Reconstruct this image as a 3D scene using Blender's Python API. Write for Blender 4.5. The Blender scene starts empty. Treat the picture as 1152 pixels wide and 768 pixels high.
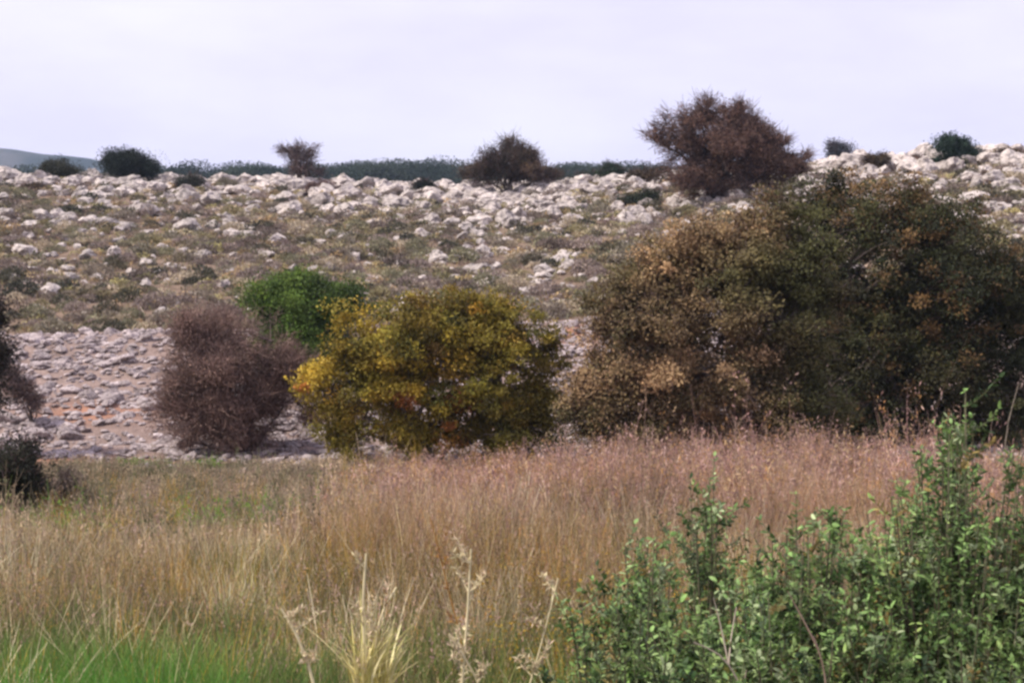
import bpy, math
import numpy as np

rng = np.random.default_rng(11)
SC = bpy.context.scene
COL = SC.collection

# ------------------------------------------------------------------ camera maths (photo is 1152 x 768)
F, CX, CY, HZ = 1600.0, 576.0, 384.0, 330.0
CAMZ = 2.4
PITCH = math.atan((CY - HZ) / F)
CP, SP = math.cos(PITCH), math.sin(PITCH)


def ray(px, py):
    a = (px - CX) / F
    b = -(py - CY) / F
    y = CP + b * SP
    return np.array([a / y, 1.0, (-SP + b * CP) / y])


def P(px, py, D):
    return np.array([0, 0, CAMZ]) + ray(px, py) * D


def project(p):
    p = np.asarray(p, float)
    x, y, z = p[..., 0], p[..., 1], p[..., 2] - CAMZ
    dep = y * CP - z * SP
    up = y * SP + z * CP
    return CX + F * x / dep, CY - F * up / dep, dep


# ------------------------------------------------------------------ noise
def _hash(ix, iy, iz, seed):
    h = (ix * 374761393 + iy * 668265263 + iz * 2147483647 + seed * 1274126177) & 0xFFFFFFFF
    h = ((h ^ (h >> 13)) * 1274126177) & 0xFFFFFFFF
    h = h ^ (h >> 16)
    return (h & 0xFFFF) / 65535.0


def vnoise(p, scale=1.0, seed=0):
    p = np.asarray(p, float) * scale
    i = np.floor(p).astype(np.int64)
    f = p - i
    f = f * f * (3 - 2 * f)
    r = 0
    for dx in (0, 1):
        for dy in (0, 1):
            for dz in (0, 1):
                w = (f[:, 0] if dx else 1 - f[:, 0]) * (f[:, 1] if dy else 1 - f[:, 1]) * (f[:, 2] if dz else 1 - f[:, 2])
                r = r + w * _hash(i[:, 0] + dx, i[:, 1] + dy, i[:, 2] + dz, seed)
    return r * 2 - 1


def vnoise2(x, y, scale, seed=0):
    return vnoise(np.stack([x, y, np.zeros_like(x) + 0.37], 1), scale, seed)


def fbm2(x, y, scale, seed=0, o=3):
    r, a = 0, 1.0
    for k in range(o):
        r = r + a * vnoise2(x, y, scale * 2 ** k, seed + k)
        a *= 0.5
    return r / 1.75


def smooth(a, b, x):
    t = np.clip((x - a) / (b - a), 0, 1)
    return t * t * (3 - 2 * t)


# ------------------------------------------------------------------ terrain
DN = np.array([-60, -4, 1.5, 3.5, 6, 9, 14, 20, 26, 27.5, 29.5, 32, 34.5, 36.5, 39, 45, 52, 60, 68, 74, 82, 100, 140, 250, 400, 900, 4000.0])


def pz(py, D):
    return CAMZ + D * ray(576, py)[2]


NEAR = [0.8, 0.8, 0.75, 0.45, 0.1, -0.12, -0.38, -0.6, -0.75, -0.72]
VIS = [29.5, 32, 34.5, 36.5, 39, 45, 52, 60, 68, 74, 82, 100, 140, 250, 400]
COLS = {
    0: [490, 452, 412, 379, 371, 330, 292, 254, 224, 206, 204, 207, 210, 214, 217],
    288: [488, 450, 408, 372, 365, 326, 290, 256, 229, 212, 210, 211, 213, 215, 218],
    576: [486, 446, 400, 366, 357, 318, 285, 255, 232, 219, 216, 215, 214, 215, 218],
    720: [484, 444, 398, 362, 350, 308, 270, 240, 216, 207, 206, 207, 210, 214, 218],
    864: [482, 442, 394, 356, 344, 298, 258, 222, 200, 194, 195, 199, 206, 214, 218],
    1010: [480, 440, 392, 352, 338, 288, 243, 205, 187, 184, 186, 192, 204, 214, 218],
    1152: [480, 440, 390, 348, 332, 280, 232, 193, 177, 174, 177, 187, 202, 214, 218],
}
UCOL = np.array([-1.2] + [(k - CX) / F for k in COLS] + [1.2])
tab = []
for k, v in COLS.items():
    zz = NEAR + [pz(py, d) for py, d in zip(v, VIS)]
    zz += [zz[-1] + 1, zz[-1] - 10]
    tab.append(zz)
tab = np.array([tab[0]] + tab + [tab[-1]])
DF = np.concatenate([np.arange(-60, 110, 0.25), np.geomspace(110, 4000, 300)])
fine = []
for row in tab:
    z = np.interp(DF, DN, row)
    s = np.clip(np.abs(DF) * 0.0, 0, 1)
    n = (DF < 110).sum()
    ker = np.hanning(9); ker /= ker.sum()
    zp = np.pad(z[:n], 4, mode='edge')
    zs = np.convolve(zp, ker, 'valid')
    z[4:n - 4] = zs[4:n - 4]
    fine.append(z)
fine = np.array(fine)


def hbase(x, y):
    x = np.asarray(x, float); y = np.asarray(y, float)
    u = np.clip(x / np.maximum(y, 8.0), -1.19, 1.19)
    i = np.clip(np.searchsorted(UCOL, u) - 1, 0, len(UCOL) - 2)
    t = (u - UCOL[i]) / (UCOL[i + 1] - UCOL[i])
    t = t * t * (3 - 2 * t)
    j = np.clip(np.searchsorted(DF, y) - 1, 0, len(DF) - 2)
    s = np.clip((y - DF[j]) / (DF[j + 1] - DF[j]), 0, 1)
    z0 = fine[i, j] * (1 - s) + fine[i, j + 1] * s
    z1 = fine[i + 1, j] * (1 - s) + fine[i + 1, j + 1] * s
    return z0 * (1 - t) + z1 * t


def H(x, y):
    x = np.atleast_1d(np.asarray(x, float)); y = np.atleast_1d(np.asarray(y, float))
    z = hbase(x, y)
    a = 0.05 + 0.13 * smooth(27, 29, y) * (1 - smooth(35.5, 37, y)) + 0.16 * smooth(40, 46, y)
    a = a * (1 - smooth(150, 300, y))
    return z + a * fbm2(x, y, 0.55, 3) + 0.35 * a * vnoise2(x, y, 2.3, 9)


# ------------------------------------------------------------------ mesh builder
class MB:
    def __init__(self):
        self.v, self.q, self.c, self.n = [], [], [], 0

    def add(self, v, q, c=None):
        v = np.asarray(v, np.float32).reshape(-1, 3)
        self.v.append(v)
        self.q.append(np.asarray(q, np.int64).reshape(-1, 4) + self.n)
        c = np.asarray((0.2, 0.2, 0.2) if c is None else c, np.float32)
        self.c.append(np.broadcast_to(c, v.shape))
        self.n += len(v)

    def mesh(self, name, mat, smooth_=False):
        v = np.concatenate(self.v); q = np.concatenate(self.q); c = np.concatenate(self.c)
        me = bpy.data.meshes.new(name)
        tri = q[:, 2] == q[:, 3]
        cnt = np.where(tri, 3, 4)
        mask = np.ones(q.shape, bool); mask[tri, 3] = False
        loops = q[mask]
        me.vertices.add(len(v)); me.vertices.foreach_set('co', v.ravel())
        me.loops.add(len(loops)); me.loops.foreach_set('vertex_index', loops.astype(np.int32))
        me.polygons.add(len(q))
        start = np.concatenate([[0], np.cumsum(cnt)[:-1]]).astype(np.int32)
        me.polygons.foreach_set('loop_start', start)
        me.polygons.foreach_set('use_smooth', np.full(len(q), smooth_))
        at = me.color_attributes.new('tint', 'FLOAT_COLOR', 'POINT')
        at.data.foreach_set('color', np.concatenate([c, np.ones((len(c), 1), np.float32)], 1).ravel())
        me.update(calc_edges=True)
        me.materials.append(mat)
        return me

    def build(self, name, mat, parent=None, smooth_=False, origin=None):
        if origin is not None:
            self.v = [v - np.asarray(origin, np.float32) for v in self.v]
        me = self.mesh(name, mat, smooth_)
        o = bpy.data.objects.new(name, me)
        COL.objects.link(o)
        if parent is not None:
            o.parent = parent
        elif origin is not None:
            o.location = [float(a) for a in origin]
        return o


def tag(o, label=None, cat=None, group=None, kind=None):
    if label: o['label'] = label
    if cat: o['category'] = cat
    if group: o['group'] = group
    if kind: o['kind'] = kind
    return o


def empty(name, loc, label, cat, group=None):
    o = bpy.data.objects.new(name, None)
    COL.objects.link(o)
    o.empty_display_size = 0.3
    o.location = [float(a) for a in loc]
    return tag(o, label, cat, group)


def norm(v):
    return v / np.maximum(np.linalg.norm(v, axis=-1, keepdims=True), 1e-9)


def frame(d):
    ref = np.where(np.abs(d[..., 2:3]) > 0.9, np.array([1.0, 0, 0]), np.array([0, 0, 1.0]))
    a = norm(np.cross(d, ref)); b = np.cross(d, a)
    return a, b


def tubes(mb, paths, radii, col, sides=4):
    """paths (N,K,3), radii (N,K)"""
    N, K, _ = paths.shape
    d = np.gradient(paths, axis=1)
    a, b = frame(norm(d))
    th = np.arange(sides) * 2 * math.pi / sides
    ring = paths[:, :, None, :] + radii[:, :, None, None] * (a[:, :, None, :] * np.cos(th)[None, None, :, None] + b[:, :, None, :] * np.sin(th)[None, None, :, None])
    idx = np.arange(N * K * sides).reshape(N, K, sides)
    nx = np.roll(idx, -1, 2)
    q = np.stack([idx[:, :-1], nx[:, :-1], nx[:, 1:], idx[:, 1:]], -1)
    c = np.asarray(col)
    if c.ndim == 2:
        c = np.repeat(c, K * sides, 0)
    mb.add(ring, q, c)


def ribbons(mb, paths, widths, col, side=None):
    """flat blades: paths (N,K,3), widths (N,K)"""
    N, K, _ = paths.shape
    if side is None:
        th = rng.uniform(0, 2 * math.pi, N)
        side = np.stack([np.cos(th), np.sin(th), np.zeros(N)], 1)
    s = side[:, None, :] * widths[:, :, None] * 0.5
    v = np.stack([paths - s, paths + s], 2)
    idx = np.arange(N * K * 2).reshape(N, K, 2)
    q = np.stack([idx[:, :-1, 0], idx[:, :-1, 1], idx[:, 1:, 1], idx[:, 1:, 0]], -1)
    c = np.asarray(col)
    if c.ndim == 2:
        c = np.repeat(c, K * 2, 0)
    mb.add(v, q, c)


def leaves(mb, pos, axis, length, width, col, fold=0.25, nrm=None):
    """folded four-vertex leaves growing from pos along axis"""
    N = len(pos)
    ax = norm(axis)
    r = norm(rng.normal(size=(N, 3))) if nrm is None else nrm
    side = norm(np.cross(ax, r)); up = np.cross(side, ax)
    L = np.broadcast_to(length, (N,))[:, None]; W = np.broadcast_to(width, (N,))[:, None]
    v = np.stack([pos, pos + ax * L * 0.5 + side * W * 0.5 + up * W * fold,
                  pos + ax * L - up * L * 0.1, pos + ax * L * 0.5 - side * W * 0.5 + up * W * fold], 1)
    q = np.arange(N * 4).reshape(N, 4)
    mb.add(v, q, np.repeat(np.broadcast_to(col, (N, 3)), 4, 0))


def mixpal(pal, n, jit=0.18, w=None):
    pal = np.asarray(pal, float)
    i = rng.choice(len(pal), n, p=w); j = rng.choice(len(pal), n, p=w)
    t = rng.random((n, 1)) ** 1.5
    c = pal[i] * (1 - t) + pal[j] * t
    return np.clip(c * (1 + jit * rng.normal(size=(n, 1))), 0.004, 0.9)


# ------------------------------------------------------------------ materials
def newmat(name):
    m = bpy.data.materials.new(name); m.use_nodes = True
    nt = m.node_tree; nt.nodes.clear()
    return m, nt, nt.nodes.new('ShaderNodeOutputMaterial')


def leafmat(name, rough=0.6, transl=0.3, spec=0.3, nscale=1.5, namt=0.35):
    m, nt, out = newmat(name)
    N, L = nt.nodes.new, nt.links.new
    at = N('ShaderNodeAttribute'); at.attribute_name = 'tint'
    tc = N('ShaderNodeTexCoord')
    nz = N('ShaderNodeTexNoise'); nz.inputs['Scale'].default_value = nscale; nz.inputs['Detail'].default_value = 4
    L(tc.outputs['Object'], nz.inputs['Vector'])
    mr = N('ShaderNodeMapRange'); mr.inputs['From Min'].default_value = 0.3; mr.inputs['From Max'].default_value = 0.7
    mr.inputs['To Min'].default_value = 1 - namt; mr.inputs['To Max'].default_value = 1 + namt
    L(nz.outputs['Fac'], mr.inputs['Value'])
    vm = N('ShaderNodeVectorMath'); vm.operation = 'SCALE'
    L(at.outputs['Color'], vm.inputs[0]); L(mr.outputs['Result'], vm.inputs['Scale'])
    b = N('ShaderNodeBsdfPrincipled'); b.inputs['Roughness'].default_value = rough
    b.inputs['Specular IOR Level'].default_value = spec
    L(vm.outputs['Vector'], b.inputs['Base Color'])
    if transl > 0:
        t = N('ShaderNodeBsdfTranslucent'); L(vm.outputs['Vector'], t.inputs['Color'])
        mx = N('ShaderNodeMixShader'); mx.inputs['Fac'].default_value = transl
        L(b.outputs['BSDF'], mx.inputs[1]); L(t.outputs['BSDF'], mx.inputs[2]); L(mx.outputs['Shader'], out.inputs['Surface'])
    else:
        L(b.outputs['BSDF'], out.inputs['Surface'])
    return m


def rockmat(name, c1, c2, c3, scale=3.0, bump=0.5):
    m, nt, out = newmat(name)
    N, L = nt.nodes.new, nt.links.new
    tc = N('ShaderNodeTexCoord'); oi = N('ShaderNodeObjectInfo'); ge = N('ShaderNodeNewGeometry')
    at = N('ShaderNodeAttribute'); at.attribute_name = 'tint'
    sh = N('ShaderNodeVectorMath'); sh.operation = 'ADD'
    cb = N('ShaderNodeCombineXYZ')
    mu = N('ShaderNodeMath'); mu.operation = 'MULTIPLY'; mu.inputs[1].default_value = 37.0
    L(oi.outputs['Random'], mu.inputs[0]); L(mu.outputs[0], cb.inputs['X']); L(mu.outputs[0], cb.inputs['Y'])
    L(tc.outputs['Object'], sh.inputs[0]); L(cb.outputs[0], sh.inputs[1])
    n1 = N('ShaderNodeTexNoise'); n1.inputs['Scale'].default_value = scale; n1.inputs['Detail'].default_value = 8; n1.inputs['Roughness'].default_value = 0.65
    L(sh.outputs[0], n1.inputs['Vector'])
    cr = N('ShaderNodeValToRGB')
    cr.color_ramp.elements[0].position = 0.36; cr.color_ramp.elements[0].color = (*c3, 1)
    cr.color_ramp.elements[1].position = 0.66; cr.color_ramp.elements[1].color = (*c1, 1)
    e = cr.color_ramp.elements.new(0.5); e.color = (*c2, 1)
    L(n1.outputs['Fac'], cr.inputs['Fac'])
    rnd = N('ShaderNodeMath'); rnd.operation = 'ADD'
    L(oi.outputs['Random'], rnd.inputs[0]); L(ge.outputs['Random Per Island'], rnd.inputs[1])
    fr = N('ShaderNodeMath'); fr.operation = 'FRACT'; L(rnd.outputs[0], fr.inputs[0])
    mr = N('ShaderNodeMapRange'); mr.inputs['To Min'].default_value = 0.72; mr.inputs['To Max'].default_value = 1.15
    L(fr.outputs[0], mr.inputs['Value'])
    vm = N('ShaderNodeVectorMath'); vm.operation = 'SCALE'
    L(cr.outputs['Color'], vm.inputs[0]); L(mr.outputs['Result'], vm.inputs['Scale'])
    v2 = N('ShaderNodeVectorMath'); v2.operation = 'MULTIPLY'
    L(vm.outputs[0], v2.inputs[0]); L(at.outputs['Color'], v2.inputs[1])
    b = N('ShaderNodeBsdfPrincipled'); b.inputs['Roughness'].default_value = 0.9; b.inputs['Specular IOR Level'].default_value = 0.2
    L(v2.outputs[0], b.inputs['Base Color'])
    bp = N('ShaderNodeBump'); bp.inputs['Strength'].default_value = bump; bp.inputs['Distance'].default_value = 0.08
    L(n1.outputs['Fac'], bp.inputs['Height']); L(bp.outputs[0], b.inputs['Normal'])
    L(b.outputs['BSDF'], out.inputs['Surface'])
    return m


def groundmat():
    m, nt, out = newmat('soil')
    N, L = nt.nodes.new, nt.links.new
    tc = N('ShaderNodeTexCoord')
    at = N('ShaderNodeAttribute'); at.attribute_name = 'tint'
    n1 = N('ShaderNodeTexNoise'); n1.inputs['Scale'].default_value = 1.4; n1.inputs['Detail'].default_value = 9; n1.inputs['Roughness'].default_value = 0.7
    n2 = N('ShaderNodeTexNoise'); n2.inputs['Scale'].default_value = 9; n2.inputs['Detail'].default_value = 6; n2.inputs['Roughness'].default_value = 0.7
    L(tc.outputs['Object'], n1.inputs['Vector']); L(tc.outputs['Object'], n2.inputs['Vector'])
    mr = N('ShaderNodeMapRange'); mr.inputs['From Min'].default_value = 0.3; mr.inputs['From Max'].default_value = 0.7
    mr.inputs['To Min'].default_value = 0.55; mr.inputs['To Max'].default_value = 1.45
    L(n1.outputs['Fac'], mr.inputs['Value'])
    vm = N('ShaderNodeVectorMath'); vm.operation = 'SCALE'
    L(at.outputs['Color'], vm.inputs[0]); L(mr.outputs['Result'], vm.inputs['Scale'])
    mr2 = N('ShaderNodeMapRange'); mr2.inputs['From Min'].default_value = 0.62; mr2.inputs['From Max'].default_value = 0.72
    L(n2.outputs['Fac'], mr2.inputs['Value'])
    mx = N('ShaderNodeMix'); mx.data_type = 'RGBA'
    L(mr2.outputs['Result'], mx.inputs['Factor']); L(vm.outputs[0], mx.inputs['A'])
    mx.inputs['B'].default_value = (0.30, 0.25, 0.22, 1)
    b = N('ShaderNodeBsdfPrincipled'); b.inputs['Roughness'].default_value = 0.95; b.inputs['Specular IOR Level'].default_value = 0.1
    L(mx.outputs['Result'], b.inputs['Base Color'])
    bp = N('ShaderNodeBump'); bp.inputs['Strength'].default_value = 0.7; bp.inputs['Distance'].default_value = 0.1
    L(n2.outputs['Fac'], bp.inputs['Height']); L(bp.outputs[0], b.inputs['Normal'])
    L(b.outputs['BSDF'], out.inputs['Surface'])
    return m


M_LEAF = leafmat('leaf', 0.6, 0.16, 0.25)
M_GLOSS = leafmat('waxy_leaf', 0.55, 0.3, 0.25, 2.5, 0.35)
M_GRASS = leafmat('grass_blade', 0.7, 0.3, 0.2, 0.8, 0.25)
M_BARK = leafmat('bark', 0.9, 0.0, 0.1, 6.0, 0.35)
M_STRAW = leafmat('straw', 0.75, 0.15, 0.2, 5.0, 0.2)
M_ROCK = rockmat('limestone', (0.60, 0.53, 0.475), (0.46, 0.40, 0.355), (0.17, 0.148, 0.135), 2.6, 0.6)
M_RUB = rockmat('rubble_limestone', (0.54, 0.46, 0.43), (0.38, 0.315, 0.30), (0.13, 0.105, 0.10), 5.0, 0.6)
M_SOIL = groundmat()

# ------------------------------------------------------------------ ground sheet
xs = np.concatenate([-np.geomspace(40, 3000, 26)[::-1], np.arange(-39.5, 39.6, 0.35), np.geomspace(40, 3000, 26)])
ys = np.concatenate([np.array([-60, -30, -12, -5]), np.arange(0, 92, 0.3), np.geomspace(92, 4000, 70)])
GX, GY = np.meshgrid(xs, ys)
gx, gy = GX.ravel(), GY.ravel()
gz = H(gx, gy)
gpx, gpy, _ = project(np.stack([gx, np.maximum(gy, 1), gz], 1))
n_a = fbm2(gx, gy, 0.35, 21); n_b = fbm2(gx, gy, 0.9, 31)
mead = np.array([0.13, 0.095, 0.055]); slope = np.array([0.19, 0.135, 0.095]); rub = np.array([0.26, 0.19, 0.16]); ora = np.array([0.34, 0.165, 0.10]); grn = np.array([0.07, 0.10, 0.03])
t1 = smooth(25.5, 27.5, gy)[:, None]; t2 = smooth(36.5, 38, gy)[:, None]
gc = mead * (1 - t1) + t1 * (rub * (1 - t2) + slope * t2)
o_m = np.exp(-(((gx + 9.3) / 1.3) ** 2 + ((gy - 31.2) / 0.8) ** 2)) + np.exp(-(((gx + 8.0) / 1.6) ** 2 + ((gy - 26.3) / 0.7) ** 2)) + np.exp(-(((gx - 1.6) / 0.7) ** 2 + ((gy - 35.8) / 0.6) ** 2))
o_m = (np.clip(o_m * 1.2 + 0.35 * n_b * (o_m > 0.1), 0, 1) * 0.85)[:, None]
gc = gc * (1 - o_m) + ora * o_m
o2 = (smooth(0.5, 0.65, n_b) * t2[:, 0] * 0.8)[:, None]
gc = gc * (1 - o2) + ora * 0.9 * o2
g2 = (smooth(0.0, 0.5, fbm2(gx, gy, 0.2, 77)) * (1 - smooth(20, 26, gy)))[:, None] * 0.8
gc = gc * (1 - g2) + grn * g2
w = len(xs)
idx = np.arange(len(gx)).reshape(len(ys), w)
q = np.stack([idx[:-1, :-1], idx[:-1, 1:], idx[1:, 1:], idx[1:, :-1]], -1)
mb = MB(); mb.add(np.stack([gx, gy, gz], 1), q, gc)
tag(mb.build('ground', M_SOIL, smooth_=True), kind='structure')

# far blue hill on the left skyline
hx = np.linspace(-900, -180, 140); hy = np.linspace(860, 1500, 50)
HX, HY = np.meshgrid(hx, hy); fx, fy = HX.ravel(), HY.ravel()
px_ = CX + F * fx / 900.0
crest = np.interp(px_, [-900, -400, -150, 0, 30, 60, 90, 115, 150, 220], [190, 158, 156, 165, 168, 172, 177, 184, 194, 240])
zc = CAMZ + 900 * (HZ - crest) / F
prof = smooth(860, 905, fy) * (1 - 0.4 * smooth(1000, 1500, fy))
fz = 10 + (zc - 10) * prof + 3 * fbm2(fx, fy, 0.02, 5) * prof
idx = np.arange(len(fx)).reshape(HX.shape)
q = np.stack([idx[:-1, :-1], idx[:-1, 1:], idx[1:, 1:], idx[1:, :-1]], -1)
sp = smooth(-0.1, 0.5, fbm2(fx, fy, 0.03, 8))[:, None]
mb = MB(); mb.add(np.stack([fx, fy, fz], 1), q, np.array([0.02, 0.034, 0.034]) * (1 - sp) + np.array([0.10, 0.10, 0.10]) * sp)
tag(mb.build('far_hill', M_SOIL, smooth_=True), kind='structure')


# ------------------------------------------------------------------ shrubs and trees
def lobe3(l, D, squash=0.85):
    px, py, rx, ry = l[:4]
    dd = l[4] if len(l) > 4 else 0.0
    c = P(px, py, D + dd); s = (D + dd) / F
    return c, np.array([rx * s, min(rx, ry * 1.4) * s * squash, ry * s])


def clump_points(lobes, n, D, surf=0.5, rough=0.16, seed=0, sub=0.34, fillp=0.33):
    """leaf clumps gathered on boughs: every lobe carries boughs, every bough carries clumps"""
    L = [lobe3(l, D) for l in lobes]
    wt = np.array([(r[0] * r[2]) for c, r in L]); wt /= wt.sum()
    sc, sr = [], []
    nb = int(np.clip(n / 16, 8, 90))
    order = np.concatenate([np.arange(len(L)), rng.choice(len(L), nb, p=wt)]); nb = len(order)
    for k in order:
        c, r = L[k]
        d = norm(rng.normal(size=3) + np.array([0, -0.25, 0.15]))
        wob = 1 + rough * 1.6 * rng.normal()
        sc.append(c + d * r * rng.uniform(0.5, 0.85) * np.clip(wob, 0.75, 1.2))
        sr.append(np.full(3, (r[0] * r[2]) ** 0.5 * sub * np.exp(rng.normal(-0.22, 0.35))) * np.array([1.15, 1.0, 0.85]))
    sc, sr = np.array(sc), np.array(sr)
    w2 = sr[:, 0] ** 2; w2 /= w2.sum()
    b = rng.choice(nb, n, p=w2)
    d = norm(rng.normal(size=(n, 3)) + np.array([0, 0, 0.2]))
    rad = np.clip(1 - (1 - rng.random(n) ** (1 / 3)) * (1 + surf), 0.1, 1) * (1 + rough * rng.normal(size=n) * 0.6)
    p = sc[b] + d * sr[b] * rad[:, None]
    k = rng.choice(len(L), n, p=wt)                       # a third of the clumps fill the body of the crown
    C = np.array([c for c, r in L])[k]; R = np.array([r for c, r in L])[k]
    fill = C + d * R * (np.clip(rng.random(n) ** 0.5, 0.1, 1) * (0.9 + rough * 0.4 * rng.normal(size=n)))[:, None]
    use = rng.random(n) < fillp
    p = np.where(use[:, None], fill, p); ctr = np.where(use[:, None], C, sc[b])
    return p, b, nb, ctr


def bezier(a, b, c, K):
    t = np.linspace(0, 1, K)[None, :, None]
    return a[:, None] * (1 - t) ** 2 + 2 * b[:, None] * t * (1 - t) + c[:, None] * t ** 2


def make_shrub(name, label, cat, D, lobes, base, pal, wts=None, n_cl=500, per=100, cl_r=0.22, leaf=(0.06, 0.035),
               trunk_r=0.07, n_stem=6, bark=(0.10, 0.08, 0.065), surf=0.5, rough=0.16, twig=0, twig_col=(0.09, 0.06, 0.055),
               colfn=None, mat=None, group=None, clump_jit=0.3, flat=0.7, twig_r=0.006, seed=1, up=0.25, fillp=0.33):
    """a woody plant: thing > trunk, crown (and twigs where they show)"""
    bx = (base[0] - CX) / F * D
    b0 = np.array([bx, D, float(H(bx, D)[0])])
    root = empty(name, b0, label, cat, group)
    cp, bough, nb, ctr = clump_points(lobes, n_cl, D, surf, rough, seed, fillp=fillp)
    gh = H(cp[:, 0], cp[:, 1])
    cp[:, 2] = np.maximum(cp[:, 2], gh + 0.08)
    # limbs
    mbt = MB()
    L = [lobe3(l, D) for l in lobes]
    tg = np.array([L[k % len(L)][0] + L[k % len(L)][1] * rng.uniform(-0.45, 0.6, 3) for k in range(n_stem)])
    st = b0 + np.stack([rng.normal(0, trunk_r * 1.6, n_stem), rng.normal(0, trunk_r * 1.6, n_stem), np.full(n_stem, -0.15)], 1)
    mid = st * 0.55 + tg * 0.45; mid[:, 2] += 0.18 * (tg[:, 2] - st[:, 2]); mid += rng.normal(0, 0.06, mid.shape) * (tg[:, 2:3] - st[:, 2:3])
    K = 12
    paths = bezier(st, mid, tg, K)
    rr = trunk_r * np.linspace(1, 0.22, K)[None] * rng.uniform(0.7, 1.15, (n_stem, 1))
    wig = rng.normal(0, 0.025, paths.shape) * (tg[:, None, 2:3] - st[:, None, 2:3]); wig[:, :2] = 0
    paths += wig
    tubes(mbt, paths, rr, mixpal([bark, np.array(bark) * 1.4], n_stem), 7)
    # twigs from limbs to clumps
    fl = paths[:, 3:].reshape(-1, 3)
    near = np.empty(n_cl, int)
    for s in range(0, n_cl, 400):
        d2 = ((cp[s:s + 400, None] - fl[None]) ** 2).sum(-1) * (1 + 0.6 * (fl[None, :, 2] > cp[s:s + 400, None, 2]))
        near[s:s + 400] = d2.argmin(1)
    a = fl[near]
    m2 = (a + cp) / 2 + rng.normal(0, 0.08, cp.shape) * np.linalg.norm(cp - a, axis=1, keepdims=True)
    m2[:, 2] += 0.06
    tp = bezier(a, m2, cp, 6)
    tr = np.linspace(trunk_r * 0.2, twig_r * 0.6, 6)[None] * np.ones((n_cl, 1))
    tubes(mbt, tp, tr, mixpal([bark, np.array(bark) * 1.5], n_cl), 4)
    mbt.build('trunk', M_BARK, root, True, b0)
    # fine bare twigs
    cen = np.mean([c for c, r in L], 0)
    if twig:
        mbw = MB(); n = n_cl * twig
        s0 = np.repeat(cp, twig, 0) + rng.normal(0, cl_r * 0.35, (n, 3))
        out = norm(norm(s0 - b0) * 0.35 + norm(s0 - cen) * 0.5 + rng.normal(0, 0.7, (n, 3)))
        ln = cl_r * rng.uniform(0.8, 2.4, n)
        e = s0 + out * ln[:, None]; mm = (s0 + e) / 2 + rng.normal(0, 0.12, (n, 3)) * ln[:, None]
        pth = bezier(s0, mm, e, 4)
        tubes(mbw, pth, np.linspace(twig_r, twig_r * 0.4, 4)[None] * np.ones((n, 1)), mixpal([twig_col, np.array(twig_col) * 1.6, np.array(twig_col) * 0.7], n), 3)
        mbw.build('twigs', M_BARK, root, False, b0)
    # leaves
    if per:
        mbl = MB(); n = n_cl * per
        cc = 0.45 * mixpal(pal, n_cl, clump_jit, wts) + 0.55 * mixpal(pal, nb, clump_jit * 1.4, wts)[bough]
        if colfn is not None:
            cc = colfn(cp, cc)
        size = np.exp(rng.normal(-0.05, 0.35, n_cl)).clip(0.45, 1.8)
        off = norm(rng.normal(size=(n, 3))) * 1.75 * (rng.random((n, 1)) ** 0.55) * (cl_r * np.repeat(size, per))[:, None] * np.array([1, 1, flat])
        pos = np.repeat(cp, per, 0) + off
        ax = norm(off * 0.6 / cl_r + rng.normal(0, 0.8, (n, 3)) + np.array([0, 0, up]))
        cl = np.repeat(cc, per, 0) * (1 + 0.13 * rng.normal(size=(n, 1)))
        sc = rng.uniform(0.65, 1.35, n)
        nr = norm(norm(pos - np.repeat(ctr, per, 0)) + 0.5 * norm(pos - cen) + rng.normal(0, 0.26, (n, 3)) + np.array([0, 0, 0.45]))
        gz_ = H(pos[:, 0], pos[:, 1]); ok = pos[:, 2] > gz_
        leaves(mbl, pos[ok], ax[ok], (leaf[0] * sc)[ok], (leaf[1] * sc)[ok], np.clip(cl, 0.004, 0.8)[ok], nrm=nr[ok])
        mbl.build('crown', mat or M_LEAF, root, False, b0)
    return root


OCC = []   # ellipses (px, py, rx, ry, D) used to see which stones hide behind a crown


def S(name, label, cat, D, lobes, base, pal, **k):
    OCC.extend([(l[0], l[1], l[2], l[3], D) for l in lobes])
    return make_shrub(name, label, cat, D, lobes, base, pal, **k)


YEL = [(0.42, 0.29, 0.035), (0.33, 0.26, 0.035), (0.19, 0.175, 0.028), (0.06, 0.075, 0.018), (0.42, 0.22, 0.03)]


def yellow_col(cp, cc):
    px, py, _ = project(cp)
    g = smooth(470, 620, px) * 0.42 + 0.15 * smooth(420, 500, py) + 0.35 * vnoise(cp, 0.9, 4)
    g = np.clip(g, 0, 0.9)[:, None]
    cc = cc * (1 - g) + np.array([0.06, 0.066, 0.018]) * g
    o = (((px < 350) & (py > 405) & (py < 450)) | (np.hypot((px - 470) / 25, (py - 455) / 16) < 1) | (np.hypot((px - 520) / 22, (py - 470) / 30) < 1)) & (rng.random(len(px)) < 0.22)
    cc[o] = np.array([0.42, 0.17, 0.045]) * rng.uniform(0.7, 1.2, (o.sum(), 1))
    return cc


S('round_shrub', 'large yellow and orange leaved shrub in the middle below the stony slope', 'shrub', 26,
  [(480, 400, 112, 72), (412, 418, 66, 58), (566, 420, 80, 78), (470, 462, 118, 42), (356, 435, 34, 40), (375, 465, 46, 34), (595, 465, 45, 42), (395, 482, 50, 20), (520, 365, 70, 42), (480, 496, 130, 30), (590, 496, 62, 28), (545, 475, 95, 44), (610, 430, 44, 64), (585, 380, 50, 44), (610, 470, 40, 44), (495, 362, 96, 42), (480, 400, 100, 60)],
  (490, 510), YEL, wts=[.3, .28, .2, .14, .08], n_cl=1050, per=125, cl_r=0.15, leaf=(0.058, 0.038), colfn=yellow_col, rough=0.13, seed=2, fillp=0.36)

BRO = [(0.21, 0.142, 0.068), (0.33, 0.215, 0.11), (0.135, 0.108, 0.042), (0.07, 0.072, 0.026), (0.40, 0.26, 0.145)]


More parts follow.
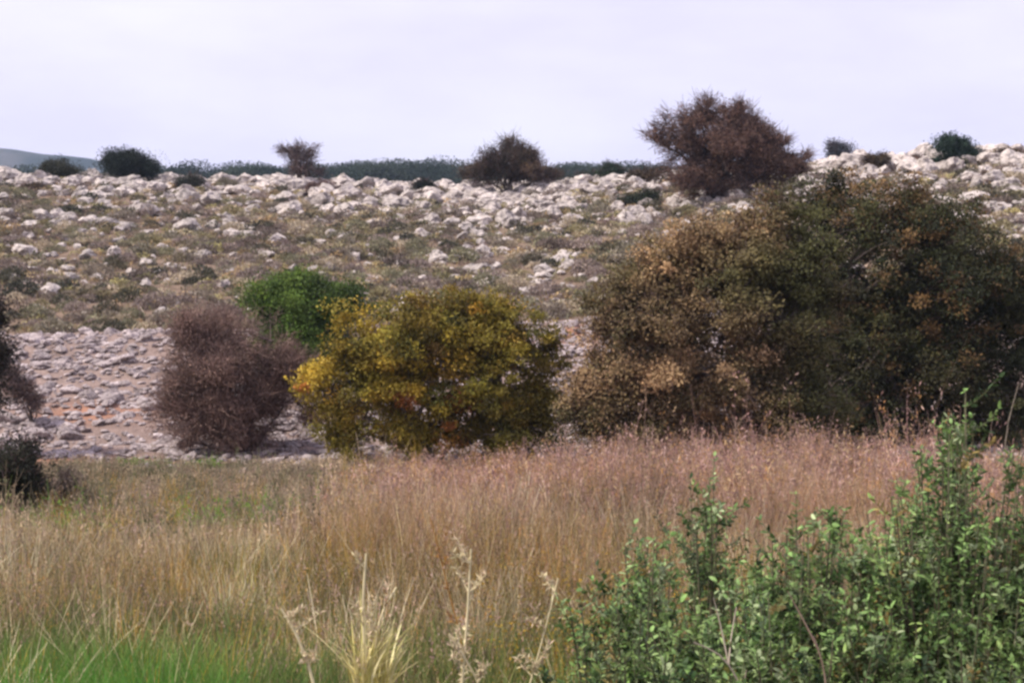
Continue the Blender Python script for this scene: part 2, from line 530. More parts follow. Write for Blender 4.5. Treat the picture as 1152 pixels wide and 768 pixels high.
def brown_col(cp, cc):
    px, py, _ = project(cp)
    g = np.clip(0.26 + 0.9 * vnoise(cp, 0.8, 14) + 0.3 * smooth(820, 960, px), 0, 1)[:, None]
    return cc * (1 - g) + np.array([0.10, 0.10, 0.032]) * g


S('brown_tree', 'tall bushy tree with rusty tipped olive brown leaves, in front of the dark green tree', 'tree', 24,
  [(836, 322, 98, 88), (728, 375, 72, 92), (752, 360, 60, 56), (695, 355, 45, 50), (885, 350, 72, 110), (720, 455, 68, 60), (830, 440, 110, 65), (905, 450, 62, 58), (812, 300, 50, 42), (676, 435, 48, 66), (655, 465, 34, 46), (872, 246, 52, 34), (800, 496, 125, 32), (700, 490, 62, 34), (910, 496, 66, 32)],
  (810, 512), BRO, wts=[.24, .22, .2, .14, .20], n_cl=1700, per=110, cl_r=0.15, leaf=(0.058, 0.035), colfn=brown_col, n_stem=9, trunk_r=0.08, twig=2, seed=3, rough=0.14, fillp=0.5)

DRK = [(0.036, 0.043, 0.014), (0.058, 0.062, 0.019), (0.088, 0.074, 0.025), (0.02, 0.025, 0.01)]


def dark_col(cp, cc):
    px, py, dep = project(cp)
    g = (rng.random(len(px)) < 0.10 + 0.22 * smooth(310, 220, py))[:, None]
    return np.where(g, np.array([0.19, 0.115, 0.045]) * rng.uniform(0.6, 1.2, (len(px), 1)), cc)


S('dark_tree', 'big dark green spreading tree behind the rusty brown one', 'tree', 28.5,
  [(1010, 300, 128, 92), (1100, 365, 90, 108), (972, 250, 92, 48), (1020, 430, 140, 80), (1120, 450, 85, 60), (925, 234, 62, 36), (1050, 260, 60, 42), (900, 400, 80, 110), (1165, 400, 50, 90), (1150, 340, 50, 60), (1150, 375, 64, 84), (1120, 330, 60, 64), (1175, 470, 60, 50), (1020, 490, 145, 36), (1130, 490, 85, 36), (925, 345, 60, 70), (950, 400, 85, 80), (1000, 370, 80, 80), (1060, 420, 80, 70), (960, 480, 85, 44), (900, 470, 60, 54), (1080, 480, 80, 44)],
  (1030, 505), DRK, wts=[.35, .3, .2, .15], n_cl=2300, per=90, cl_r=0.18, leaf=(0.064, 0.037), colfn=dark_col, n_stem=10, trunk_r=0.1, seed=4, surf=0.3, rough=0.12, fillp=0.5)

MAU = [(0.19, 0.12, 0.092), (0.125, 0.082, 0.066), (0.25, 0.16, 0.125)]
S('twiggy_shrub', 'dense purple brown twiggy shrub on the pale rubble bank', 'shrub', 27.5,
  [(262, 420, 78, 76), (212, 425, 46, 55), (300, 452, 50, 52), (240, 378, 52, 32), (318, 400, 24, 46), (250, 470, 78, 30), (190, 455, 34, 38), (334, 448, 34, 56), (285, 490, 60, 24), (225, 490, 60, 24), (225, 385, 40, 26)],
  (275, 505), MAU, n_cl=950, per=60, cl_r=0.19, leaf=(0.045, 0.022), n_stem=10, trunk_r=0.05, twig=11, twig_r=0.0045, twig_col=(0.19, 0.125, 0.10), seed=5, rough=0.22, surf=0.3, bark=(0.09, 0.065, 0.06))

GRN = [(0.085, 0.145, 0.02), (0.06, 0.105, 0.018), (0.125, 0.18, 0.028), (0.03, 0.055, 0.012)]
S('green_shrub', 'bright green rounded evergreen shrub behind the yellow shrub', 'shrub', 33,
  [(345, 345, 68, 42), (298, 338, 34, 26), (392, 345, 34, 22), (386, 340, 34, 20), (350, 385, 66, 42), (330, 322, 40, 18)],
  (345, 420), GRN, n_cl=520, per=120, cl_r=0.17, leaf=(0.06, 0.036), n_stem=6, seed=6, rough=0.08, fillp=0.55)

# ridge trees
BR2 = [(0.15, 0.082, 0.055), (0.20, 0.11, 0.075), (0.085, 0.052, 0.038)]
S('round_tree', 'large round reddish brown tree standing highest on the skyline', 'tree', 60,
  [(815, 165, 74, 46), (770, 150, 42, 38), (862, 186, 42, 30), (805, 200, 45, 24), (748, 160, 22, 20), (812, 138, 52, 26), (845, 158, 42, 30), (872, 180, 34, 28), (850, 195, 46, 28), (800, 195, 60, 30)],
  (812, 226), BR2, n_cl=620, per=70, cl_r=0.27, leaf=(0.09, 0.05), n_stem=10, trunk_r=0.13, twig=20, twig_col=(0.11, 0.07, 0.055), twig_r=0.013, rough=0.16, seed=7, surf=0.2, bark=(0.06, 0.045, 0.04))
DBR = [(0.08, 0.06, 0.034), (0.13, 0.08, 0.045), (0.05, 0.042, 0.026)]
S('brown_tree', 'dark brown bushy tree on the ridge above the yellow shrub', 'tree', 74,
  [(568, 188, 38, 26), (546, 196, 28, 16), (604, 199, 30, 12), (574, 170, 18, 14), (585, 180, 28, 16)],
  (572, 214), DBR, n_cl=320, per=60, cl_r=0.3, leaf=(0.10, 0.06), n_stem=7, trunk_r=0.12, twig=8, twig_r=0.012, rough=0.16, seed=8)
DGR = [(0.022, 0.034, 0.024), (0.035, 0.046, 0.03), (0.015, 0.02, 0.016)]
S('evergreen_tree', 'dark green broad tree on the ridge at the far left', 'tree', 76,
  [(143, 186, 32, 14), (128, 180, 18, 12), (160, 186, 20, 11), (140, 176, 16, 8)],
  (146, 204), DGR, n_cl=220, per=80, cl_r=0.28, leaf=(0.10, 0.06), n_stem=6, trunk_r=0.1, seed=9)
S('olive_shrub', 'low olive brown shrub leftmost on the ridge, by the blue hill', 'shrub', 77,
  [(66, 191, 24, 11), (84, 196, 14, 8), (52, 196, 14, 8)],
  (68, 202), [(0.06, 0.058, 0.03), (0.04, 0.042, 0.025)], n_cl=140, per=80, cl_r=0.25, leaf=(0.095, 0.055), n_stem=5, trunk_r=0.08, seed=10)
S('sparse_tree', 'thin sparse brown tree with sky showing through on the ridge', 'tree', 75,
  [(338, 180, 26, 17), (326, 170, 15, 12), (346, 192, 22, 11), (340, 164, 14, 8)],
  (342, 208), [(0.13, 0.095, 0.085), (0.09, 0.075, 0.07), (0.17, 0.115, 0.085)], n_cl=95, per=26, cl_r=0.26, leaf=(0.10, 0.06), n_stem=7, trunk_r=0.09, twig=7, twig_r=0.013, rough=0.35, seed=11)
S('evergreen_tree', 'small dark green tree on the skyline at the far right', 'tree', 66,
  [(1074, 172, 20, 17), (1088, 182, 18, 10), (1063, 160, 12, 10), (1058, 182, 12, 10)],
  (1076, 194), [(0.02, 0.04, 0.024), (0.03, 0.055, 0.034)], n_cl=180, per=80, cl_r=0.24, leaf=(0.095, 0.055), n_stem=5, trunk_r=0.09, rough=0.28, seed=12)
S('bluish_shrub', 'small grey blue shrub on the skyline right of the big brown tree', 'shrub', 86,
  [(946, 169, 14, 9), (938, 173, 9, 6)],
  (947, 184), [(0.07, 0.075, 0.085), (0.05, 0.055, 0.065)], n_cl=80, per=60, cl_r=0.25, leaf=(0.10, 0.06), n_stem=5, trunk_r=0.07, twig=4, twig_r=0.012, rough=0.3, seed=13)
small = [
    (1025, 184, 14, 10, 68, 'greyish bare shrub among rocks left of the small skyline evergreen', MAU),
    (985, 181, 11, 7, 66, 'tiny olive shrub among skyline boulders midway between grey and dark trees', DBR),
    (684, 191, 17, 9, 78, 'green shrub on the ridge just left of the big brown tree', [(0.03, 0.05, 0.03), (0.045, 0.07, 0.04)]),
    (650, 200, 26, 12, 80, 'grey green low shrub on the ridge touching the dark brown tree', [(0.06, 0.08, 0.055), (0.045, 0.06, 0.045)]),
    (728, 196, 24, 9, 72, 'dark brown low shrub under the left edge of the big brown tree', DBR),
    (722, 222, 16, 14, 62, 'dark green shrub among boulders below the ridge, left of the big brown tree', [(0.035, 0.05, 0.028), (0.05, 0.06, 0.035)]),
    (618, 196, 16, 8, 76, 'short brown shrub at the right foot of the dark ridge tree', DBR),
    (478, 209, 11, 5, 72, 'small dark green cushion shrub on the ridge left of the dark brown tree', DGR),
    (210, 205, 14, 6, 72, 'small grey green shrub on the ridge right of the broad dark tree', [(0.05, 0.06, 0.04), (0.06, 0.06, 0.045)]),
    (365, 212, 18, 8, 71, 'grey brown low shrub at the right foot of the thin sparse tree', MAU),
    (1133, 176, 10, 7, 66, 'small dark shrub on the rocky skyline at the right edge', DBR),
    (38, 214, 9, 6, 71, 'small dark shrub among the boulders below the leftmost ridge shrub', DBR),
]
for k, (px, py, rx, ry, D, lab, pal) in enumerate(small):
    S('low_shrub', lab, 'shrub', D, [(px, py + ry * 0.2, rx, ry * 0.8)] + [(px + rx * rng.uniform(-0.9, 0.9), py + ry * rng.uniform(-0.3, 0.6), rx * rng.uniform(0.3, 0.7), ry * rng.uniform(0.35, 0.75)) for _ in range(4)], (px, py + ry), pal,
      n_cl=70, per=60, cl_r=0.2, leaf=(0.095, 0.055), n_stem=4, trunk_r=0.05, twig=5, twig_r=0.01, rough=0.3, seed=30 + k)

S('dark_shrub', 'dark brown shrub cut by the left edge, above the pale rubble', 'shrub', 27,
  [(-24, 390, 38, 70), (-14, 350, 26, 28), (-32, 430, 36, 35)], (-20, 490), [(0.045, 0.04, 0.022), (0.06, 0.045, 0.03), (0.03, 0.028, 0.018)],
  n_cl=260, per=90, cl_r=0.18, leaf=(0.06, 0.035), n_stem=5, twig=4, seed=14, rough=0.25)
S('dark_shrub', 'dark olive rounded shrub at the left edge, below the pale rubble', 'shrub', 18,
  [(6, 528, 40, 34), (-20, 560, 44, 44), (24, 556, 36, 34)], (-5, 600), [(0.045, 0.05, 0.026), (0.06, 0.058, 0.032), (0.03, 0.036, 0.02)],
  n_cl=240, per=100, cl_r=0.11, leaf=(0.045, 0.022), n_stem=5, twig=4, trunk_r=0.04, seed=15, rough=0.25)
S('grey_shrub', 'small grey brown twiggy shrub beside the dark olive shrub at the left edge', 'shrub', 19,
  [(68, 560, 28, 22), (90, 575, 26, 16)], (70, 590), [(0.10, 0.08, 0.06), (0.13, 0.10, 0.08)],
  n_cl=110, per=30, cl_r=0.1, leaf=(0.04, 0.018), n_stem=5, twig=12, trunk_r=0.025, twig_r=0.005, seed=16, rough=0.3, twig_col=(0.12, 0.09, 0.075))
S('grey_shrub', 'low purple grey shrub at the left end of the rubble bank', 'shrub', 30,
  [(40, 448, 22, 14), (22, 440, 18, 26)], (35, 470), MAU,
  n_cl=90, per=30, cl_r=0.12, leaf=(0.05, 0.025), n_stem=5, twig=12, trunk_r=0.03, twig_r=0.006, seed=17, rough=0.3, twig_col=(0.12, 0.09, 0.085))

# far wood beyond the ridge
mb = MB()
for k in range(300):
    px = rng.uniform(100, 800) if k < 190 else rng.uniform(-150, 1200)
    top = 1.0
    if 150 < px < 760: dens = 1
    elif rng.random() > 0.45: continue
    D = rng.uniform(215, 300)
    x = (px - CX) / F * D; g = float(H(x, D)[0])
    hgt = rng.uniform(3.0, 5.2) * (1.15 if 380 < px < 530 else 0.9)
    n = 1700
    d = norm(rng.normal(size=(n, 3))) * np.array([hgt * 0.95, hgt * 0.8, hgt * 0.5]) * (rng.random((n, 1)) ** 0.4)
    pos = np.array([x, D, g + hgt * 0.5]) + d
    c = mixpal([(0.028, 0.048, 0.03), (0.045, 0.062, 0.036), (0.018, 0.034, 0.024)], 1, 0.25)
    leaves(mb, pos, rng.normal(size=(n, 3)) + np.array([0, 0, 0.5]), rng.uniform(0.2, 0.42, n), rng.uniform(0.14, 0.3, n), c * (1 + 0.2 * rng.normal(size=(n, 1))))
tag(mb.build('distant_woods', M_LEAF), 'distant dark green wood beyond the ridge', 'woodland', kind='stuff')


# ------------------------------------------------------------------ rocks
def ico(sub):
    t = (1 + 5 ** 0.5) / 2
    v = [(-1, t, 0), (1, t, 0), (-1, -t, 0), (1, -t, 0), (0, -1, t), (0, 1, t), (0, -1, -t), (0, 1, -t), (t, 0, -1), (t, 0, 1), (-t, 0, -1), (-t, 0, 1)]
    f = [(0, 11, 5), (0, 5, 1), (0, 1, 7), (0, 7, 10), (0, 10, 11), (1, 5, 9), (5, 11, 4), (11, 10, 2), (10, 7, 6), (7, 1, 8), (3, 9, 4), (3, 4, 2), (3, 2, 6), (3, 6, 8), (3, 8, 9), (4, 9, 5), (2, 4, 11), (6, 2, 10), (8, 6, 7), (9, 8, 1)]
    v = [np.array(p) / np.linalg.norm(p) for p in v]
    for _ in range(sub):
        cache = {}; nf = []

        def m(a, b):
            k = (min(a, b), max(a, b))
            if k not in cache:
                p = v[a] + v[b]; v.append(p / np.linalg.norm(p)); cache[k] = len(v) - 1
            return cache[k]
        for a, b, c in f:
            x, y, z = m(a, b), m(b, c), m(c, a)
            nf += [(a, x, z), (b, y, x), (c, z, y), (x, y, z)]
        f = nf
    return np.array(v), np.array([(a, b, c, c) for a, b, c in f])


def rock_shape(sub, seed, flat):
    v, f = ico(sub)
    r = np.random.default_rng(seed)
    p = v.copy()
    for _ in range(9):                                   # chip planes off a ball
        n = norm(r.normal(size=3)); d = r.uniform(0.5, 0.9)
        s = p @ n
        p = p - np.maximum(s - d, 0)[:, None] * n * 0.97
    k = 1 + 0.22 * vnoise(v, 1.6, seed) + 0.15 * vnoise(v, 3.6, seed + 5) + 0.06 * vnoise(v, 8, seed + 9)
    p = p * k[:, None]
    return p * np.array([1.0, r.uniform(0.7, 1.0), flat * r.uniform(0.8, 1.15)]), f


BIG = [rock_shape(3, 100 + k, 0.72) for k in range(10)]
MIDR = [rock_shape(2, 200 + k, 0.66) for k in range(8)]
TINY = [rock_shape(1, 400 + k, 0.66) for k in range(8)]
SLAB = [rock_shape(2, 300 + k, 0.42) for k in range(10)]


def rotz(v, a):
    c, s = np.cos(a), np.sin(a)
    return np.stack([v[:, 0] * c - v[:, 1] * s, v[:, 0] * s + v[:, 1] * c, v[:, 2]], 1)


def scatter(dens, x0, x1, y0, y1, umax, dmax):
    n = int((x1 - x0) * (y1 - y0) * dmax)
    x = rng.uniform(x0, x1, n); y = rng.uniform(y0, y1, n)
    ok = (np.abs(x / y) < umax) & (rng.random(n) * dmax < dens(x, y))
    return x[ok], y[ok]


def ridgeD(u):
    return np.interp(u, [-0.36, 0.1, 0.22, 0.36], [74, 73, 68, 66])


def rock_density(x, y):
    u = x / y; rd = ridgeD(u); t = (rd - y)             # metres in front of the crest
    base = 5.6 * np.exp(-np.maximum(t, 0) / np.interp(u, [-0.36, -0.1, 0.1, 0.3], [10, 11, 13, 21])) + 1.1
    mid = 1.8 * smooth(-0.28, 0.0, u) * smooth(40, 50, y)
    patch = np.clip(0.72 + 0.7 * fbm2(x, y, 0.22, 41), 0.12, 1.5)
    return (base + mid) * patch * smooth(38, 42, y) * (1 - smooth(84, 92, y))


rx, ry = scatter(rock_density, -42, 42, 38, 92, 0.5, 11.0)
rs = np.clip(np.exp(rng.normal(-1.82, 0.58, len(rx))), 0.06, 0.62) * np.interp(ridgeD(rx / ry) - ry, [0, 12, 30], [1.3, 0.98, 0.72])
# cushion scrub
def scrub_density(x, y):
    patch = np.clip(0.75 + 0.7 * fbm2(x, y, 0.22, 51), 0.2, 1.4)
    return 6.5 * patch * smooth(37.2, 38.5, y) * (1 - smooth(74, 82, y)) * np.interp(ridgeD(x / y) - y, [0, 6, 14], [0.35, 0.65, 1])


sx, sy = scatter(scrub_density, -41, 41, 37, 84, 0.49, 9.1)
ss = np.clip(np.exp(rng.normal(-1.4, 0.38, len(sx))), 0.12, 0.6)
# rubble stones
def rub_density(x, y):
    u = x / y
    d = 46 * smooth(26.2, 27.5, y) * (1 - smooth(36.6, 37.6, y)) * np.clip(0.85 + 0.9 * fbm2(x, y, 0.5, 61), 0.08, 1.5)
    d2 = 18 * smooth(23.5, 25.5, y) * (1 - smooth(26.2, 28, y)) * smooth(-0.33, -0.22, u)
    return (d + d2) * np.where(x > 7, 0.35, 1)


bx, by = scatter(rub_density, -18, 16, 23.5, 37.6, 0.47, 74)
bs = np.clip(np.exp(rng.normal(-2.7, 0.6, len(bx))), 0.035, 0.30)

# which show largest: paint discs far to near on a small screen
items = []
for k in range(len(rx)): items.append((0, k, rx[k], ry[k], rs[k], 0.7))
for k in range(len(sx)): items.append((1, k, sx[k], sy[k], ss[k], 0.7))
for k in range(len(bx)): items.append((2, k, bx[k], by[k], bs[k], 0.45))
arr = np.array(items)
zz = H(arr[:, 2], arr[:, 3])
ppx, ppy, _ = project(np.stack([arr[:, 2], arr[:, 3], zz + arr[:, 4] * arr[:, 5] * 0.5], 1))
buf = np.full((384, 576), -1, int)
dra = [(arr[i, 3], ppx[i], ppy[i], arr[i, 4] * F / arr[i, 3], arr[i, 4] * arr[i, 5] * F / arr[i, 3], i) for i in range(len(arr))]
dra += [(o[4], o[0], o[1], o[2] * 0.95, o[3] * 0.95, -2) for o in OCC]
dra.sort(key=lambda t: -t[0])
for D_, a, b_, ra, rb, i in dra:
    a, b_, ra, rb = a / 2, b_ / 2, max(ra / 2, 0.4), max(rb / 2, 0.4)
    x0, x1, y0, y1 = int(max(a - ra, 0)), int(min(a + ra + 1, 576)), int(max(b_ - rb, 0)), int(min(b_ + rb + 1, 384))
    if x1 <= x0 or y1 <= y0: continue
    yy, xx = np.mgrid[y0:y1, x0:x1]
    buf[y0:y1, x0:x1][((xx - a) / ra) ** 2 + ((yy - b_) / rb) ** 2 <= 1] = i
cnts = np.bincount(buf[buf >= 0], minlength=len(arr))
seen = [np.zeros(n, int) for n in (len(rx), len(sx), len(bx))]
for kk in range(3):
    msk = arr[:, 0] == kk
    seen[kk][arr[msk, 1].astype(int)] = cnts[msk]


def pick(kk, most):
    o = np.argsort(-seen[kk])[:most]
    return [k for k in o if seen[kk][k] > 1]


def lay_rocks(xx, yy, siz, shapes_ind, shapes_rest, chosen, name, mat, labelfn, cat, rest_name, rest_label, sink):
    zz = H(xx, yy)
    meshes = []
    for v, f in shapes_ind:
        m_ = MB(); m_.add(v, f, (1, 1, 1)); meshes.append(m_.mesh(name, mat, False))
    cs = set(chosen)
    for k in chosen:
        o = bpy.data.objects.new(name, meshes[int(rng.integers(len(meshes)))])
        s = float(siz[k])
        o.location = (float(xx[k]), float(yy[k]), float(zz[k] + s * sink))
        o.rotation_euler = (float(rng.normal(0, 0.18)), float(rng.normal(0, 0.18)), float(rng.uniform(0, 6.28)))
        o.scale = (s * float(rng.uniform(0.85, 1.25)), s, s * float(rng.uniform(0.75, 1.15)))
        COL.objects.link(o)
        tag(o, *labelfn(xx[k], yy[k]))
    mbr = MB()
    for k in range(len(xx)):
        if k in cs: continue
        pool = TINY if (name == 'boulder' and siz[k] < 0.17) else shapes_rest
        v, f = pool[int(rng.integers(len(pool)))]
        v = rotz(v * np.array([siz[k] * rng.uniform(0.85, 1.25), siz[k], siz[k] * rng.uniform(0.75, 1.15)]), rng.uniform(0, 6.28)) + np.array([xx[k], yy[k], zz[k] + siz[k] * sink])
        mbr.add(v, f, (1, 1, 1))
    tag(mbr.build(rest_name, mat, None, False), rest_label, cat, kind='stuff')


def rock_label(x, y):
    u = x / y
    if u > 0.16:
        return ('whitish boulder on the stony hillside around and right of the big brown skyline tree', 'boulder', 'boulders on the right of the hillside')
    if ridgeD(u) - y < 7:
        return ('whitish boulder in the crowded band of rocks along the ridge crest', 'boulder', 'boulders along the ridge crest')
    return ('whitish boulder lying among low scrub on the open hillside below the ridge', 'boulder', 'boulders scattered in the hillside scrub')


def rub_label(x, y):
    if x / y > 0:
        return ('pinkish grey stone on the rubble edge between the yellow shrub and rusty tree', 'stone', 'rubble stones by the rusty tree')
    if y < 28.2:
        return ('pinkish grey stone lying at the foot of the rubble bank near the grass', 'stone', 'stones at the foot of the bank')
    return ('pinkish grey stone on the sloping face of the rubble bank', 'stone', 'stones on the rubble bank')


lay_rocks(rx, ry, rs, BIG, MIDR, pick(0, 300), 'boulder', M_ROCK, rock_label, 'boulder', 'small_rocks', 'smaller pale rocks scattered over the hillside', 0.3)
lay_rocks(bx, by, bs, SLAB + MIDR[:5], SLAB + TINY[:6], pick(2, 260), 'rubble_stone', M_RUB, rub_label, 'stone', 'rubble', 'loose pinkish grey rubble covering the bank', 0.15)

# cushion scrub on the hillside
SCP = [(0.40, 0.335, 0.20), (0.24, 0.225, 0.135), (0.48, 0.40, 0.28), (0.28, 0.22, 0.18), (0.075, 0.075, 0.05), (0.36, 0.285, 0.24), (0.40, 0.28, 0.14), (0.14, 0.14, 0.08), (0.34, 0.30, 0.13), (0.30, 0.26, 0.13), (0.24, 0.18, 0.155)]


def cushion(mb, c, s, col, n, lk=1.0):
    d = norm(rng.normal(size=(n, 3))); d[:, 2] = np.abs(d[:, 2])
    rad = rng.random(n) ** 0.16
    p = d * rad[:, None] * np.array([1, 1, 0.75]) * (1 + 0.25 * vnoise(d * 1.0 + c, 2.3, 3))[:, None]
    leaves(mb, c + p * s, d + rng.normal(0, 0.6, (n, 3)), s * rng.uniform(0.11, 0.22, n) * lk, s * rng.uniform(0.08, 0.15, n) * lk, col * (1 + 0.15 * rng.normal(size=(n, 1))).clip(0.3), nrm=norm(d + rng.normal(0, 0.35, (n, 3)) + np.array([0, 0, 0.3])))


cmeshes = []
for k in range(14):
    m_ = MB(); col = mixpal(SCP, 1, 0.15)
    cushion(m_, np.zeros(3), 1.0, col, 480)
    cmeshes.append(m_.mesh('cushion_shrub', M_LEAF))
szz = H(sx, sy)
chosen = pick(1, 300); cs = set(chosen)
for k in chosen:
    o = bpy.data.objects.new('cushion_shrub', cmeshes[int(rng.integers(14))])
    o.location = (float(sx[k]), float(sy[k]), float(szz[k] - 0.03)); s = float(ss[k])
    o.scale = (s, s, s * float(rng.uniform(0.7, 1.2))); o.rotation_euler = (0, 0, float(rng.uniform(0, 6.28)))
    COL.objects.link(o)
    u = sx[k] / sy[k]
    if u > 0.16:
        tag(o, 'low dry cushion shrub between white boulders on the right of the hillside', 'shrub', 'cushion shrubs on the right hillside')
    elif sy[k] < 46:
        tag(o, 'low dry cushion shrub on the lower hillside just above the rubble bank', 'shrub', 'cushion shrubs on the lower hillside')
    else:
        tag(o, 'low dry cushion shrub among pale rocks on the upper hillside', 'shrub', 'cushion shrubs on the upper hillside')
mb = MB()
for k in range(len(sx)):
    if k in cs: continue
    cushion(mb, np.array([sx[k], sy[k], szz[k] - 0.03]), ss[k], mixpal(SCP, 1, 0.25), 95, 1.7)
tag(mb.build('hillside_scrub', M_LEAF), 'low dry scrub covering the hillside', 'scrub', kind='stuff')
# short dry grass between the cushions and weeds on the bank
n = 16000
x = rng.uniform(-40, 40, n); y = rng.uniform(37.3, 80, n); ok = np.abs(x / y) < 0.5
ok &= fbm2(x, y, 0.3, 71) > -0.35
x, y = x[ok], y[ok]; n = len(x)
p0 = np.stack([x, y, H(x, y) - 0.02], 1)
mb = MB()
leaves(mb, p0, np.stack([rng.normal(0, 0.5, n), rng.normal(0, 0.5, n), np.ones(n)], 1), rng.uniform(0.12, 0.34, n), rng.uniform(0.04, 0.1, n), mixpal(SCP + [(0.36, 0.29, 0.17)], n, 0.2))
tag(mb.build('hillside_grass', M_GRASS), 'short dry grass between the hillside rocks', 'grass', kind='stuff')


# ------------------------------------------------------------------ meadow
def area_pts(n, y0, y1, umax):
    y = np.sqrt(rng.uniform(y0 ** 2, y1 ** 2, n))
    return rng.uniform(-umax, umax, n) * y, y


def blades(mb, x, y, h, lean, width, col, K=4, fan=None):
    n = len(x)
    z = H(x, y) - 0.03
    th = rng.uniform(0, 2 * math.pi, n)
    a = np.stack([x, y, z], 1)
    d = np.stack([np.cos(th) * lean, np.sin(th) * lean, np.ones(n)], 1)
    if fan is not None:
        d[:, :2] += fan
    d = d * h[:, None]
    bmid = a + d * np.array([0.35, 0.35, 0.6])
    pth = bezier(a, bmid, a + d, K)
    wd = width[:, None] * np.linspace(1, 0.25, K)[None]
    ribbons(mb, pth, wd, col)
    return pth


def tussock(nt, per, y0, y1, um, r):
    tx, ty = area_pts(nt, y0, y1, um)
    sz = np.repeat(np.exp(rng.normal(0, 0.45, nt)), per) * r
    ox, oy = rng.normal(0, 1, nt * per) * sz, rng.normal(0, 1, nt * per) * sz
    global FAN
    FAN = np.stack([ox, oy], 1) / r
    return np.repeat(tx, per) + ox, np.repeat(ty, per) + oy, np.repeat(np.arange(nt), per)


def upx(x, y):
    return CX + F * x / y


TAN = [(0.40, 0.31, 0.18), (0.29, 0.21, 0.13), (0.56, 0.45, 0.29), (0.18, 0.14, 0.08), (0.46, 0.29, 0.08), (0.24, 0.23, 0.09), (0.12, 0.115, 0.055)]
PNK = [(0.48, 0.295, 0.245), (0.38, 0.225, 0.185), (0.62, 0.44, 0.37), (0.46, 0.26, 0.09), (0.26, 0.165, 0.15), (0.16, 0.105, 0.085), (0.50, 0.37, 0.20)]
GRE = [(0.11, 0.20, 0.04), (0.07, 0.15, 0.035), (0.18, 0.23, 0.06), (0.26, 0.25, 0.09)]

# tan grass: the whole near meadow
gxx, gyy, ti = tussock(5500, 26, 6.2, 15.5, 0.55, 0.09)
px = upx(gxx, gyy)
fanA = FAN * 0.13
pt = smooth(-0.1, 0.45, fbm2(gxx, gyy, 0.45, 95))[:, None]; pd = smooth(0.05, 0.5, fbm2(gxx, gyy, 0.8, 96))[:, None]
pk_ = (smooth(330, 480, px) * smooth(8.5, 12, gyy) * 0.75)[:, None]
base_ = np.repeat(mixpal(TAN, 5500, 0.2), 26, 0) * (1 - pk_) + np.repeat(mixpal(PNK, 5500, 0.2), 26, 0) * pk_
tint = base_ * (1 - 0.68 * pd * np.array([0.9, 0.75, 0.9])) * (1 + pt * np.array([0.12, 0.0, -0.28])) * (1 + 0.2 * rng.normal(size=(len(gxx), 1)))
hh = rng.uniform(0.45, 1.0, len(gxx)) * np.interp(gyy, [6, 8, 10, 16], [0.48, 0.72, 0.92, 0.95]) * np.interp(px, [0, 350, 500, 1152], [0.92, 0.86, 1.0, 1.05])
hh *= (1 + 0.45 * fbm2(gxx, gyy, 0.7, 91)).clip(0.35, 1.5) * np.repeat(rng.uniform(0.6, 1.25, 5500), 26)
hh *= 1 - 0.5 * smooth(330, 220, px) * smooth(8.8, 7.4, gyy)
hh *= 1 - 0.35 * smooth(420, 300, px) * smooth(9.5, 12, gyy)
hh *= 1 - 0.45 * smooth(7.4, 6.6, gyy)
thin = (rng.random(len(gxx)) < np.where(px < 380, 1 - 0.75 * smooth(12.0, 14.5, gyy), 1.0))
mb = MB()
pth = blades(mb, gxx[thin], gyy[thin], hh[thin], np.abs(rng.normal(0.12, 0.16, thin.sum())), rng.uniform(0.003, 0.007, thin.sum()) * np.interp(gyy[thin], [6, 15], [0.9, 1.4]), tint[thin].clip(0.02), fan=fanA[thin])
hm = rng.random(thin.sum()) < 0.34
tips = pth[hm]; n = len(tips); k = 9
tt = rng.uniform(0.72, 1.0, (n, k))
i0 = tips[:, 2][:, None] * (1 - (tt[..., None] - 0.66) * 3) + tips[:, 3][:, None] * ((tt[..., None] - 0.66) * 3)
pos = i0.reshape(-1, 3)
leaves(mb, pos, rng.normal(0, 0.55, (n * k, 3)) + np.array([0, 0, 0.8]), rng.uniform(0.014, 0.034, n * k), rng.uniform(0.004, 0.008, n * k), np.repeat(mixpal(TAN + PNK, n, 0.2) * 1.1, k, 0))
for cnt_, per_, pal_, hr, wd_, ln_, yr in (
        (540, 46, [(0.74, 0.62, 0.38), (0.62, 0.50, 0.28), (0.8, 0.70, 0.48)], (0.45, 0.95), (0.004, 0.008), 0.22, (6.6, 15)),
        (1160, 46, [(0.24, 0.27, 0.07), (0.14, 0.18, 0.05), (0.40, 0.38, 0.10)], (0.3, 0.75), (0.004, 0.008), 0.3, (6.4, 14)),
        (720, 26, [(0.62, 0.36, 0.05), (0.52, 0.36, 0.10)], (0.5, 0.95), (0.003, 0.007), 0.15, (7, 21)),
        (900, 50, [(0.09, 0.095, 0.05), (0.16, 0.15, 0.09), (0.08, 0.10, 0.06)], (0.3, 0.7), (0.004, 0.008), 0.3, (6.6, 14))):
    xx_, yy_, tt_ = tussock(cnt_, per_, yr[0], yr[1], 0.54, 0.06)
    f_ = FAN * ln_ * 0.9
    h_ = rng.uniform(*hr, cnt_)[tt_] * rng.uniform(0.55, 1.1, len(xx_)) * np.interp(yy_, [6.4, 8, 10], [0.62, 0.8, 1.0]) * np.where((upx(xx_, yy_) < 380) & (yy_ > 12), 0.6, 1)
    h_ *= 1 - 0.4 * (np.abs(upx(xx_, yy_) - 450) < 170) * (yy_ < 8.2)
    blades(mb, xx_, yy_, h_, np.abs(rng.normal(0.1, 0.15, len(xx_))), rng.uniform(*wd_, len(xx_)), (mixpal(pal_, cnt_, 0.12)[tt_] * (1 + 0.15 * rng.normal(size=(len(xx_), 1)))).clip(0.02), K=5, fan=f_)
tag(mb.build('dry_grass', M_GRASS), 'tall tan dry grass filling the near meadow', 'grass', kind='stuff')

